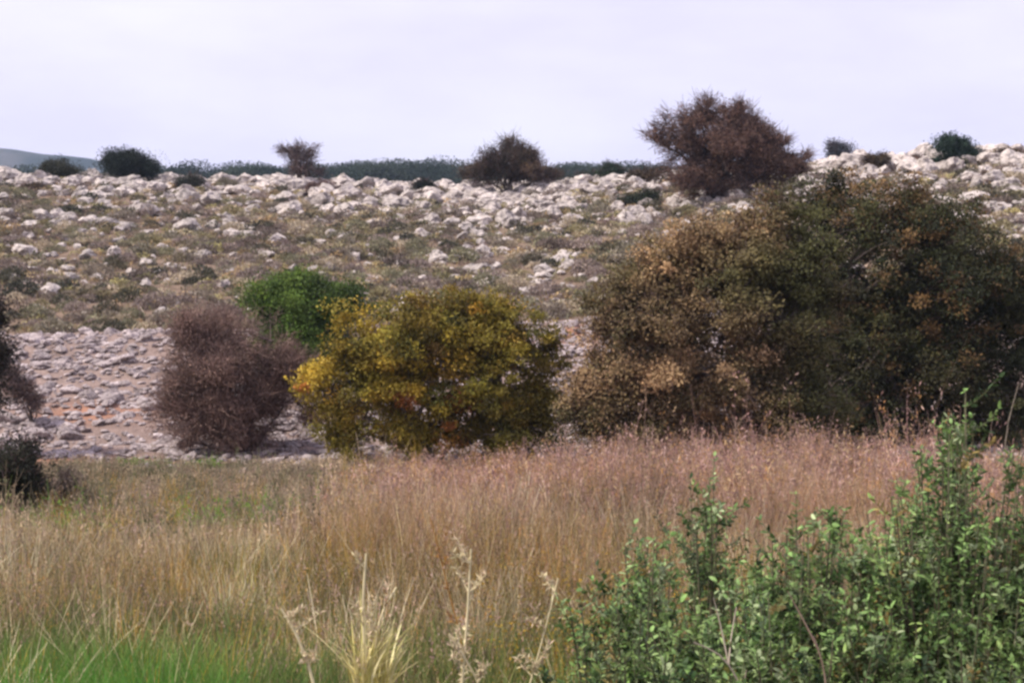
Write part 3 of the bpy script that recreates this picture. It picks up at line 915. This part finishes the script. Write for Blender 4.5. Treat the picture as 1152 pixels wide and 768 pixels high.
# pink feathery grass: farther middle and right
gxx, gyy, ti = tussock(4700, 22, 13.0, 24.5, 0.55, 0.12)
px = upx(gxx, gyy); fanB = FAN * 0.12
edge = 440 + 90 * vnoise2(gxx, gyy, 0.4, 6) - 60 * smooth(16, 13, gyy)
keep = rng.random(len(gxx)) < smooth(edge - 110, edge + 60, px)
gxx, gyy, px = gxx[keep], gyy[keep], px[keep]
tint = (mixpal(PNK, 4700, 0.28)[ti] * (1 + 0.18 * rng.normal(size=(len(ti), 1))))[keep].clip(0.02)
hh = rng.uniform(0.5, 1.0, len(gxx)) * np.interp(px, [340, 480, 640, 800, 1152], [0.5, 0.66, 0.72, 0.82, 0.84]) * np.interp(gyy, [13, 18, 21, 24.5], [0.9, 0.85, 0.55, 0.2]) * (1 + 0.55 * fbm2(gxx, gyy, 0.6, 93)).clip(0.35, 1.5) * np.exp(rng.normal(-0.05, 0.25, 4700))[ti][keep].clip(0.5, 1.45)
xs_ = np.zeros_like(gxx)
hh *= (0.95 + 0.42 * vnoise2(gxx, xs_, 0.9, 55) + 0.3 * vnoise2(gxx, xs_, 2.6, 56)).clip(0.3, 1.5)
hh *= np.where((rng.random(len(gxx)) < 0.07) & (px > 560) & (gyy > 16), 1.5, 1.0)
mb = MB()
pth = blades(mb, gxx, gyy, hh, np.abs(rng.normal(0.10, 0.13, len(gxx))), rng.uniform(0.005, 0.009, len(gxx)), tint, fan=fanB[keep])
hm = rng.random(len(gxx)) < 0.62
tips = pth[hm]; n = len(tips); k = 9
tt = rng.uniform(0, 1, (n, k, 1))
pos = (tips[:, 2][:, None] * (1 - tt) + tips[:, 3][:, None] * tt).reshape(-1, 3) + rng.normal(0, 0.02, (n * k, 3))
leaves(mb, pos, rng.normal(0, 0.6, (n * k, 3)) + np.array([0, 0, 0.7]), rng.uniform(0.03, 0.075, n * k), rng.uniform(0.009, 0.02, n * k), np.repeat(mixpal(PNK, n, 0.18) * 1.1, k, 0))
nt_ = 260
tx_ = rng.uniform(400, 1090, nt_); ty_ = rng.uniform(17.5, 23.5, nt_); tx_ = (tx_ - CX) / F * ty_
per_ = 24; ti_ = np.repeat(np.arange(nt_), per_)
ox_, oy_ = rng.normal(0, 0.09, nt_ * per_), rng.normal(0, 0.09, nt_ * per_)
xx_, yy_ = tx_[ti_] + ox_, ty_[ti_] + oy_
h_ = (rng.uniform(0.55, 1.0, nt_) * np.interp(upx(tx_, ty_), [400, 560, 700, 960, 1090], [0.5, 0.62, 1.0, 0.98, 0.85]))[ti_] * rng.uniform(0.5, 1.12, len(xx_)) * (0.95 + 0.4 * vnoise2(xx_, xx_ * 0, 0.9, 55)).clip(0.35, 1.4)
tp_ = blades(mb, xx_, yy_, h_, np.abs(rng.normal(0.1, 0.14, len(xx_))), rng.uniform(0.006, 0.010, len(xx_)), mixpal(PNK, nt_, 0.28)[ti_], fan=np.stack([ox_, oy_], 1) * 1.6)
k_ = 12; t_ = rng.uniform(0, 1, (len(tp_), k_, 1))
ps_ = (tp_[:, 2][:, None] * (1 - t_) + tp_[:, 3][:, None] * t_).reshape(-1, 3) + rng.normal(0, 0.025, (len(tp_) * k_, 3))
leaves(mb, ps_, rng.normal(0, 0.6, ps_.shape) + np.array([0, 0, 0.7]), rng.uniform(0.02, 0.055, len(ps_)), rng.uniform(0.008, 0.018, len(ps_)), np.repeat(mixpal(PNK, len(tp_), 0.18), k_, 0))
tag(mb.build('feathery_grass', M_GRASS), 'pinkish feathery dry grass in front of the shrubs', 'grass', kind='stuff')

# low weeds on the left between the grass and the rubble, with bright green patches
gxx, gyy, ti = tussock(3400, 26, 12.5, 26.0, 0.54, 0.13)
px = upx(gxx, gyy)
keep = px < 470 + 40 * vnoise2(gxx, gyy, 0.5, 16)
gp = np.exp(-(((px - 265) / 60) ** 2 + ((gyy - 17.2) / 1.0) ** 2)) + 0.7 * np.exp(-(((px - 60) / 55) ** 2 + ((gyy - 16.2) / 0.8) ** 2)) + 0.5 * smooth(24.2, 25, gyy) * (np.abs(px - 190) < 60)
gp = gp[keep]
WEE = [(0.33, 0.26, 0.17), (0.20, 0.18, 0.11), (0.40, 0.29, 0.22), (0.15, 0.16, 0.07), (0.50, 0.38, 0.24)]
cw = (mixpal(WEE, 3400, 0.18)[ti] * (1 + 0.2 * rng.normal(size=(len(ti), 1))))[keep]
gm = rng.random(len(gp)) < gp * 1.4
cw[gm] = mixpal([(0.18, 0.34, 0.05), (0.13, 0.27, 0.045), (0.28, 0.36, 0.08)], gm.sum(), 0.15)
gxx, gyy = gxx[keep], gyy[keep]; n = len(gxx)
hh = np.repeat(np.exp(rng.normal(0, 0.35, 3400)), 26)[keep] * rng.uniform(0.10, 0.42, n) * np.interp(gyy, [12.5, 18, 24, 26], [1.2, 1.0, 0.75, 0.4]) * np.where(gm, 0.85, 1) * (1 + 0.5 * fbm2(gxx, gyy, 0.5, 88)).clip(0.4)
mb = MB()
pth = blades(mb, gxx, gyy, hh, np.abs(rng.normal(0.2, 0.25, n)), rng.uniform(0.006, 0.013, n), cw.clip(0.015))
k = 3; pos = np.repeat(pth[:, 2], k, 0) + rng.normal(0, 0.04, (n * k, 3))
leaves(mb, pos, rng.normal(0, 0.7, (n * k, 3)) + np.array([0, 0, 0.5]), rng.uniform(0.03, 0.07, n * k), rng.uniform(0.012, 0.026, n * k), np.repeat(cw, k, 0).clip(0.015))
tag(mb.build('weeds', M_GRASS), 'low mixed weeds with fresh green patches in front of the rubble', 'weeds', kind='stuff')

# fresh green grass, nearest strip
gxx, gyy, ti = tussock(3000, 40, 5.6, 9.6, 0.56, 0.07)
px = upx(gxx, gyy)
dens = np.interp(px, [0, 250, 330, 380, 480, 620, 1152], [1, 0.85, 0.35, 0.6, 0.55, 0.3, 0.35]) * np.interp(gyy, [5.6, 7.6, 9.6], [1, 0.9, 0.25])
keep = rng.random(3000)[ti] < dens
cg = (mixpal(GRE, 3000, 0.15)[ti] * (1 + 0.2 * rng.normal(size=(len(ti), 1))))
bright = smooth(8.2, 7.0, gyy) * smooth(330, 220, px)
cg = cg * (1 - 0.6 * bright[:, None]) + 0.6 * bright[:, None] * np.array([0.10, 0.30, 0.035])
gxx, gyy, cg, px = gxx[keep], gyy[keep], cg[keep], px[keep]; n = len(gxx)
hh = rng.uniform(0.3, 0.62, n) * np.interp(gyy, [5.6, 7.5, 9.6], [0.8, 0.95, 1.05])
mb = MB()
blades(mb, gxx, gyy, hh, np.abs(rng.normal(0.3, 0.25, n)), rng.uniform(0.004, 0.009, n), cg.clip(0.015), K=5)
tag(mb.build('fresh_grass', M_GRASS), 'fresh green grass along the bottom of the meadow', 'grass', kind='stuff')

# yellow flowering sprigs lower right of the meadow
n = 900
x = rng.uniform(-0.02, 0.2, n); y = rng.uniform(7.2, 10, n); x = x * y
mb = MB()
h_ = rng.uniform(0.35, 0.8, n)
pth = blades(mb, x, y, h_, np.abs(rng.normal(0.2, 0.2, n)), np.full(n, 0.004), mixpal([(0.2, 0.16, 0.04), (0.28, 0.2, 0.05)], n))
k = 8
pos = (pth[:, 1:].repeat(3, 1).reshape(-1, 3)[: n * 9]) + rng.normal(0, 0.025, (n * 9, 3))
leaves(mb, pos, rng.normal(size=(n * 9, 3)), 0.022, 0.012, np.repeat(mixpal([(0.45, 0.28, 0.03), (0.32, 0.22, 0.04), (0.2, 0.17, 0.05)], n), 9, 0))
tag(mb.build('yellow_weeds', M_GRASS), 'yellowed weeds at the foot of the foreground shrubs', 'weeds', kind='stuff')


# ------------------------------------------------------------------ leafy green foreground shrubs
OLV = [(0.14, 0.225, 0.062), (0.08, 0.14, 0.042), (0.23, 0.32, 0.10), (0.03, 0.06, 0.02), (0.32, 0.38, 0.20)]


def leafy(label, D, tips, base, n_side, seed, leaf=0.040):
    """shoots from one foot, each set with pairs of long leaves; tips = (px, py, dD, weight)"""
    bxx = (base - CX) / F * D
    b0 = np.array([bxx, D, float(H(bxx, D)[0])])
    root = empty('leafy_shrub', b0, label, 'shrub', None)
    T, Ssz = [], []
    for t in tips:
        px, py, dd, wdt, cnt = t
        for _ in range(cnt):
            T.append(P(px + rng.normal(0, wdt), py + abs(rng.normal(0, wdt * 0.8)), D + dd + rng.normal(0, 0.22)))
    T = np.array(T); n = len(T)
    T[:, 2] = np.maximum(T[:, 2], H(T[:, 0], T[:, 1]) + 0.2)
    st = np.stack([b0[0] + (T[:, 0] - b0[0]) * 0.35 + rng.normal(0, 0.05, n), b0[1] + (T[:, 1] - b0[1]) * 0.35 + rng.normal(0, 0.06, n), np.zeros(n)], 1)
    st[:, 2] = H(st[:, 0], st[:, 1]) - 0.05
    mid = st * 0.5 + T * 0.5 + rng.normal(0, 0.06, (n, 3)); mid[:, :2] = st[:, :2] * 0.35 + T[:, :2] * 0.65
    K = 28
    main = bezier(st, mid, T, K)
    mbs = MB()
    tubes(mbs, main, np.linspace(0.008, 0.002, K)[None] * rng.uniform(0.8, 1.4, (n, 1)), mixpal([(0.13, 0.11, 0.07), (0.16, 0.15, 0.09)], n), 5)
    # side shoots
    m = n * n_side
    pi_ = rng.integers(9, K - 1, m); who = np.repeat(np.arange(n), n_side)
    a = main[who, pi_]
    d = norm(rng.normal(0, 1, (m, 3)) * np.array([1, 1, 0.4]) + np.array([0, 0, 0.75]))
    ln = rng.uniform(0.10, 0.28, m) * np.interp(pi_, [9, 27], [1.3, 0.6])
    e = a + d * ln[:, None]; mm = a + d * ln[:, None] * 0.5 + np.array([0, 0, -0.02]); e[:, 2] += 0.03
    KS = 10
    side = bezier(a, mm, e, KS)
    tubes(mbs, side, np.linspace(0.0035, 0.0012, KS)[None] * np.ones((m, 1)), mixpal([(0.13, 0.14, 0.07)], m), 4)
    mbs.build('stem', M_BARK, root, True, b0)
    mbl = MB()
    for pts, lo, per in ((main, 9, 2), (side, 1, 2)):
        N = len(pts); ks = np.arange(lo, pts.shape[1])
        cen = pts[:, ks]; dr = norm(np.gradient(pts, axis=1)[:, ks])
        A, B = frame(dr)
        cc = mixpal(OLV, N, 0.25)
        old = rng.random(N) < 0.05; cc[old] = np.array([0.26, 0.19, 0.06])
        fresh = np.linspace(0, 1, len(ks))[None, :, None] ** 4 * 0.8 * (rng.random((N, 1, 1)) < 0.5)
        for j in range(per):
            ang = (ks * 2.4)[None, :, None] + j * math.pi + rng.normal(0, 0.35, (N, len(ks), 1))
            outd = A * np.cos(ang) + B * np.sin(ang)
            ax = norm(outd * 0.9 + dr * 0.65 + rng.normal(0, 0.35, cen.shape))
            col = cc[:, None] * (1 - fresh) + np.array([0.22, 0.36, 0.10]) * fresh
            col = col * (1 + 0.28 * rng.normal(size=col.shape[:2] + (1,)))
            L_ = leaf * rng.uniform(0.4, 1.2, cen.shape[:2]); W_ = L_ * rng.uniform(0.36, 0.55, L_.shape)
            # six-vertex leaf blades
            p = cen.reshape(-1, 3); axf = ax.reshape(-1, 3)
            Lf = L_.reshape(-1, 1); Wf = W_.reshape(-1, 1)
            sd = norm(np.cross(axf, dr.reshape(-1, 3) + rng.normal(0, 0.3, p.shape))); upv = np.cross(sd, axf)
            droop = -upv * Lf * 0.12
            v = np.stack([p, p + axf * Lf * .3 + sd * Wf * .42 + upv * Wf * .12, p + axf * Lf * .68 + sd * Wf * .38 + droop * .4 + upv * Wf * .1,
                          p + axf * Lf + droop, p + axf * Lf * .68 - sd * Wf * .38 + droop * .4 + upv * Wf * .1, p + axf * Lf * .3 - sd * Wf * .42 + upv * Wf * .12], 1)
            i6 = np.arange(len(p) * 6).reshape(-1, 6)
            q = np.concatenate([i6[:, [0, 1, 2, 5]][:, [0, 1, 2, 3]], i6[:, [5, 2, 3, 4]]])
            mbl.add(v, q, np.repeat(col.reshape(-1, 3).clip(0.01), 6, 0))
    mbl.build('foliage', M_GLOSS, root, False, b0)
    return root


leafy('big leafy green shrub at the right edge with one tall shoot rising over the grass', 6.6,
      [(1082, 438, 0.0, 4, 2), (1078, 462, 0, 9, 5), (1085, 484, 0, 14, 7), (1075, 505, 0, 16, 8), (1132, 499, 0, 12, 5), (1055, 524, 0, 25, 12), (1015, 556, 0, 22, 12), (1120, 574, 0, 35, 29), (980, 594, -0.1, 28, 17), (1040, 614, -0.3, 45, 36), (1130, 654, -0.5, 45, 31), (1000, 674, -0.6, 55, 36), (1100, 714, -0.9, 60, 31), (1172, 594, 0, 20, 14), (1195, 654, -0.2, 40, 24)], 1080, 6, 1)
leafy('leafy green shrub with blunt shoots, left of the tallest green shrub', 6.3,
      [(930, 574, 0.1, 14, 8), (900, 594, 0, 22, 12), (850, 629, 0, 22, 14), (905, 644, -0.2, 40, 26), (830, 674, -0.4, 40, 26), (900, 714, -0.7, 55, 31), (790, 704, -0.6, 40, 19), (960, 624, 0.1, 25, 14)], 890, 6, 2)
leafy('upright green sprig standing alone against the pink grass', 7.4,
      [(790, 536, 0, 8, 5), (800, 564, 0, 14, 7), (785, 589, 0, 14, 7), (800, 624, 0, 18, 7)], 796, 5, 3)
leafy('small dark leafy green shrub at the left end of the green shrubs', 6.4,
      [(715, 606, 0, 14, 8), (735, 624, 0, 18, 8), (694, 645, 0, 16, 8), (668, 690, -0.1, 16, 7), (720, 674, -0.2, 36, 17), (700, 725, -0.5, 40, 17), (745, 724, -0.5, 40, 17)], 712, 5, 4)


# ------------------------------------------------------------------ pale dry stalks in front
def stalk(label, D, pts, r, tuft=None, sprigs=8, seedhead=True, col=(0.70, 0.60, 0.36)):
    r = r * 1.5
    """pts: pixels from foot to tip"""
    Wp = np.array([P(px, py, D) for px, py in pts])
    foot = Wp[0].copy(); foot[2] = float(H(foot[0], foot[1])[0]) - 0.03
    Wp = np.vstack([foot, Wp])
    root = empty('dry_stalk', foot, label, 'dry plant', 'pale dry stalks')
    t = np.concatenate([[0], np.cumsum(np.linalg.norm(np.diff(Wp, axis=0), axis=1))]); t /= t[-1]
    tt = np.linspace(0, 1, 22)
    path = np.stack([np.interp(tt, t, Wp[:, k]) for k in range(3)], 1)
    path[1:-1] = (path[:-2] + 2 * path[1:-1] + path[2:]) / 4
    m_ = MB()
    tubes(m_, path[None], np.linspace(r, r * 0.45, 22)[None], np.array([col]), 7)
    m_.build('stem', M_STRAW, root, True, foot)
    n = sprigs * 2
    i = rng.integers(5, 21, n); a = path[i]
    d = norm(np.stack([rng.normal(0, 0.7, n), rng.normal(0, 0.5, n), rng.uniform(0.5, 1.2, n)], 1))
    e = a + d * rng.uniform(0.04, 0.13, (n, 1)); e2 = bezier(a, (a + e) / 2 + np.array([0, 0, -0.01]), e, 6)
    for q_ in range(n):
        m_ = MB()
        tubes(m_, e2[q_:q_ + 1], np.linspace(r * 0.4, r * 0.15, 6)[None], mixpal([col, np.array(col) * 0.8], 1), 4)
        pos = np.repeat(e2[q_, 2:], 6, 0)
        leaves(m_, pos, rng.normal(0, 0.7, (24, 3)) + np.array([0, 0, 0.6]), rng.uniform(0.015, 0.04, 24), rng.uniform(0.005, 0.011, 24), mixpal([col, np.array(col) * 0.75, (0.5, 0.36, 0.26)], 24))
        m_.build('seed_head', M_STRAW, root, False, foot)
    if tuft is not None:
        m_ = MB(); n = 70
        c = P(tuft[0], tuft[1], D)
        a = np.repeat(c[None], n, 0) + rng.normal(0, 0.02, (n, 3))
        ang = rng.normal(0, 0.42, n)
        d = np.stack([np.sin(ang), rng.normal(0, 0.4, n), np.cos(ang)], 1) * rng.uniform(0.10, tuft[2], (n, 1))
        mid = a + d * 0.5 * np.array([0.6, 0.6, 1.2])
        pth = bezier(a, mid, a + d, 5)
        ribbons(m_, pth, np.array([0.009, 0.010, 0.008, 0.006, 0.002])[None] * rng.uniform(0.7, 1.2, (n, 1)), mixpal([(0.66, 0.57, 0.24), (0.52, 0.47, 0.15), (0.7, 0.62, 0.34)], n))
        m_.build('dry_leaves', M_STRAW, root, False, foot)
    return root


stalk('forked straw coloured stalk bursting from a pale leaf tuft left of centre', 5.6, [(412, 790), (410, 720), (408, 680), (412, 622)], 0.007, (408, 772, 0.34), 6)
stalk('straw stalk with a pale leaf fan leaning right, beside the forked stalk', 5.7, [(418, 790), (420, 740), (428, 690), (446, 660)], 0.006, (430, 780, 0.30), 5)
stalk('whitish bare stalk leaning left near the bottom edge', 5.5, [(360, 800), (347, 745), (330, 705), (316, 684)], 0.007, None, 5)
stalk('tall pale stalk with ragged seed clusters right of the leaf tuft', 5.8, [(518, 800), (522, 740), (526, 690), (530, 617)], 0.006, None, 10)
stalk('short crooked pale stalk at the foot of the tall ragged one', 5.6, [(545, 800), (538, 765), (520, 735), (505, 712)], 0.005, None, 6)
stalk('thin tan stalk leaning right, halfway to the green shrubs', 6.0, [(590, 790), (606, 735), (618, 690), (628, 650)], 0.004, None, 7)
stalk('single orange stem slanting through the pink grass', 7.5, [(520, 720), (506, 670), (494, 620), (484, 582)], 0.004, None, 4, col=(0.42, 0.22, 0.06))


def branch(name, label, D, pts, r, col=(0.30, 0.25, 0.19), group=None, foot=True, fork=5, cat='branch', fl=1.0):
    Wp = np.array([P(p[0], p[1], D + (p[2] if len(p) > 2 else 0)) for p in pts])
    if foot:
        f0 = Wp[0].copy(); f0[2] = float(H(f0[0], f0[1])[0]) - 0.03; Wp = np.vstack([f0, Wp])
    root = empty(name, Wp[0], label, cat, group)
    t = np.concatenate([[0], np.cumsum(np.linalg.norm(np.diff(Wp, axis=0), axis=1))]); t /= t[-1]
    tt = np.linspace(0, 1, 20)
    path = np.stack([np.interp(tt, t, Wp[:, k]) for k in range(3)], 1)
    path[1:-1] = (path[:-2] + 2 * path[1:-1] + path[2:]) / 4
    m_ = MB(); tubes(m_, path[None], np.linspace(r, r * 0.35, 20)[None], np.array([col]), 6); m_.build('stem', M_BARK, root, True, Wp[0])
    L_ = np.linalg.norm(Wp[-1] - Wp[0]) * fl
    i = rng.integers(8, 19, fork); a = path[i]; dr = norm(path[i + 1 - (i > 18)] - path[i - 1])
    e = a + norm(dr + rng.normal(0, 0.6, a.shape)) * rng.uniform(0.1, 0.28, (fork, 1)) * L_
    bz = bezier(a, (a + e) / 2 + rng.normal(0, 0.03, a.shape) * L_, e, 8)
    for q_ in range(fork):
        m_ = MB(); tubes(m_, bz[q_:q_ + 1], np.linspace(r * 0.5, r * 0.2, 8)[None], mixpal([col], 1), 4)
        m_.build('twig', M_BARK, root, True, Wp[0])
    return root


branch('dead_branch', 'bare pale dead branch poking out between the green shrubs at the bottom', 5.2, [(835, 770), (812, 735), (780, 722)], 0.008)
branch('dead_branch', 'thin bare stem arching over the big green shrub at the right edge', 6.9, [(1128, 540), (1132, 480), (1146, 432)], 0.004, fork=2, fl=0.35)
branch('dead_branch', 'brown dead stem with a withered tip at the bottom right', 5.2, [(930, 775), (926, 745), (915, 715)], 0.008, col=(0.26, 0.18, 0.13))
tips = [(735, 476, 22), (790, 488, 21), (828, 470, 22), (862, 480, 21.5), (905, 500, 21), (930, 515, 20.5), (700, 500, 21), (760, 505, 20), (880, 512, 20), (965, 505, 21), (605, 505, 21.5), (655, 498, 21)]
for k, (px, py, D) in enumerate(tips):
    branch('weed_stalk', 'dry branching weed stalk standing above the pink grass before the dark trees', D, [(px + rng.normal(0, 8), py + 110), (px + rng.normal(0, 5), py + 55), (px, py)], 0.010, (0.42, 0.31, 0.23), 'weed stalks along the top of the pink grass', True, 18, 'weed')

# air: pale haze round the whole place
hb = MB()
X0, X1, Y0, Y1, Z0, Z1 = -3100, 3100, -100, 4100, -60, 118
hv = [(X0, Y0, Z0), (X1, Y0, Z0), (X1, Y1, Z0), (X0, Y1, Z0), (X0, Y0, Z1), (X1, Y0, Z1), (X1, Y1, Z1), (X0, Y1, Z1)]
hb.add(hv, [(0, 3, 2, 1), (4, 5, 6, 7), (0, 1, 5, 4), (1, 2, 6, 5), (2, 3, 7, 6), (3, 0, 4, 7)])
hm_, hnt, hout = newmat('haze_air')
pv = hnt.nodes.new('ShaderNodeVolumePrincipled'); pv.inputs['Color'].default_value = (0.62, 0.78, 1.0, 1); pv.inputs['Density'].default_value = 0.0003; pv.inputs['Anisotropy'].default_value = 0.2
hnt.links.new(pv.outputs[0], hout.inputs['Volume'])
tag(hb.build('haze', hm_), 'thin blue haze in the distance', 'haze', kind='stuff')

# ------------------------------------------------------------------ sky, sun, camera
SUN_EL, SUN_AZ = math.radians(52), math.radians(-106)     # azimuth from +Y towards +X: light comes from the left, a little behind the camera
wd = bpy.data.worlds.new('World'); SC.world = wd; wd.use_nodes = True
nt = wd.node_tree; nt.nodes.clear(); N, L = nt.nodes.new, nt.links.new
out = N('ShaderNodeOutputWorld'); bg = N('ShaderNodeBackground'); bg.inputs['Strength'].default_value = 0.1
sky = N('ShaderNodeTexSky'); sky.sky_type = 'NISHITA'; sky.sun_disc = False
sky.sun_elevation = SUN_EL; sky.sun_rotation = SUN_AZ; sky.air_density = 1.0; sky.dust_density = 2.0
tc = N('ShaderNodeTexCoord'); mp = N('ShaderNodeMapping'); mp.inputs['Scale'].default_value = (1.2, 1.2, 4.0)
nz = N('ShaderNodeTexNoise'); nz.inputs['Scale'].default_value = 3.0; nz.inputs['Detail'].default_value = 7; nz.inputs['Roughness'].default_value = 0.55
L(tc.outputs['Generated'], mp.inputs['Vector']); L(mp.outputs[0], nz.inputs['Vector'])
cr = N('ShaderNodeValToRGB')
cr.color_ramp.elements[0].position = 0.42; cr.color_ramp.elements[0].color = (6.7, 6.3, 8.6, 1)
cr.color_ramp.elements[1].position = 0.74; cr.color_ramp.elements[1].color = (7.9, 7.6, 8.95, 1)
L(nz.outputs['Fac'], cr.inputs['Fac'])
mx = N('ShaderNodeMix'); mx.data_type = 'RGBA'; mx.inputs['Factor'].default_value = 0.93
L(sky.outputs[0], mx.inputs['A']); L(cr.outputs[0], mx.inputs['B'])
L(mx.outputs['Result'], bg.inputs['Color']); L(bg.outputs[0], out.inputs['Surface'])

sun = bpy.data.lights.new('sun', 'SUN'); sun.energy = 3.8; sun.angle = math.radians(6); sun.color = (1.0, 0.93, 0.84)
so = bpy.data.objects.new('sun', sun); COL.objects.link(so)
sd = np.array([math.sin(SUN_AZ) * math.cos(SUN_EL), math.cos(SUN_AZ) * math.cos(SUN_EL), math.sin(SUN_EL)])
from mathutils import Vector
so.rotation_euler = Vector(sd).to_track_quat('Z', 'Y').to_euler()
so.location = (-20, -10, 40)

cd = bpy.data.cameras.new('camera'); cd.lens = F / 1152 * 36; cd.sensor_width = 36; cd.clip_end = 8000; cd.clip_start = 0.05
co = bpy.data.objects.new('camera', cd); COL.objects.link(co)
co.location = (0, 0, CAMZ); co.rotation_euler = (math.pi / 2 - PITCH, 0, 0)
SC.camera = co
SC.render.resolution_x, SC.render.resolution_y = 1024, 682
SC.view_settings.view_transform = 'Standard'; SC.view_settings.look = 'None'
SC.view_settings.exposure = 0.5; SC.view_settings.gamma = 1
SC.render.engine = 'CYCLES'
SC.cycles.max_bounces = 6; SC.cycles.diffuse_bounces = 4; SC.cycles.transmission_bounces = 3
SC.cycles.filter_width = 2.8
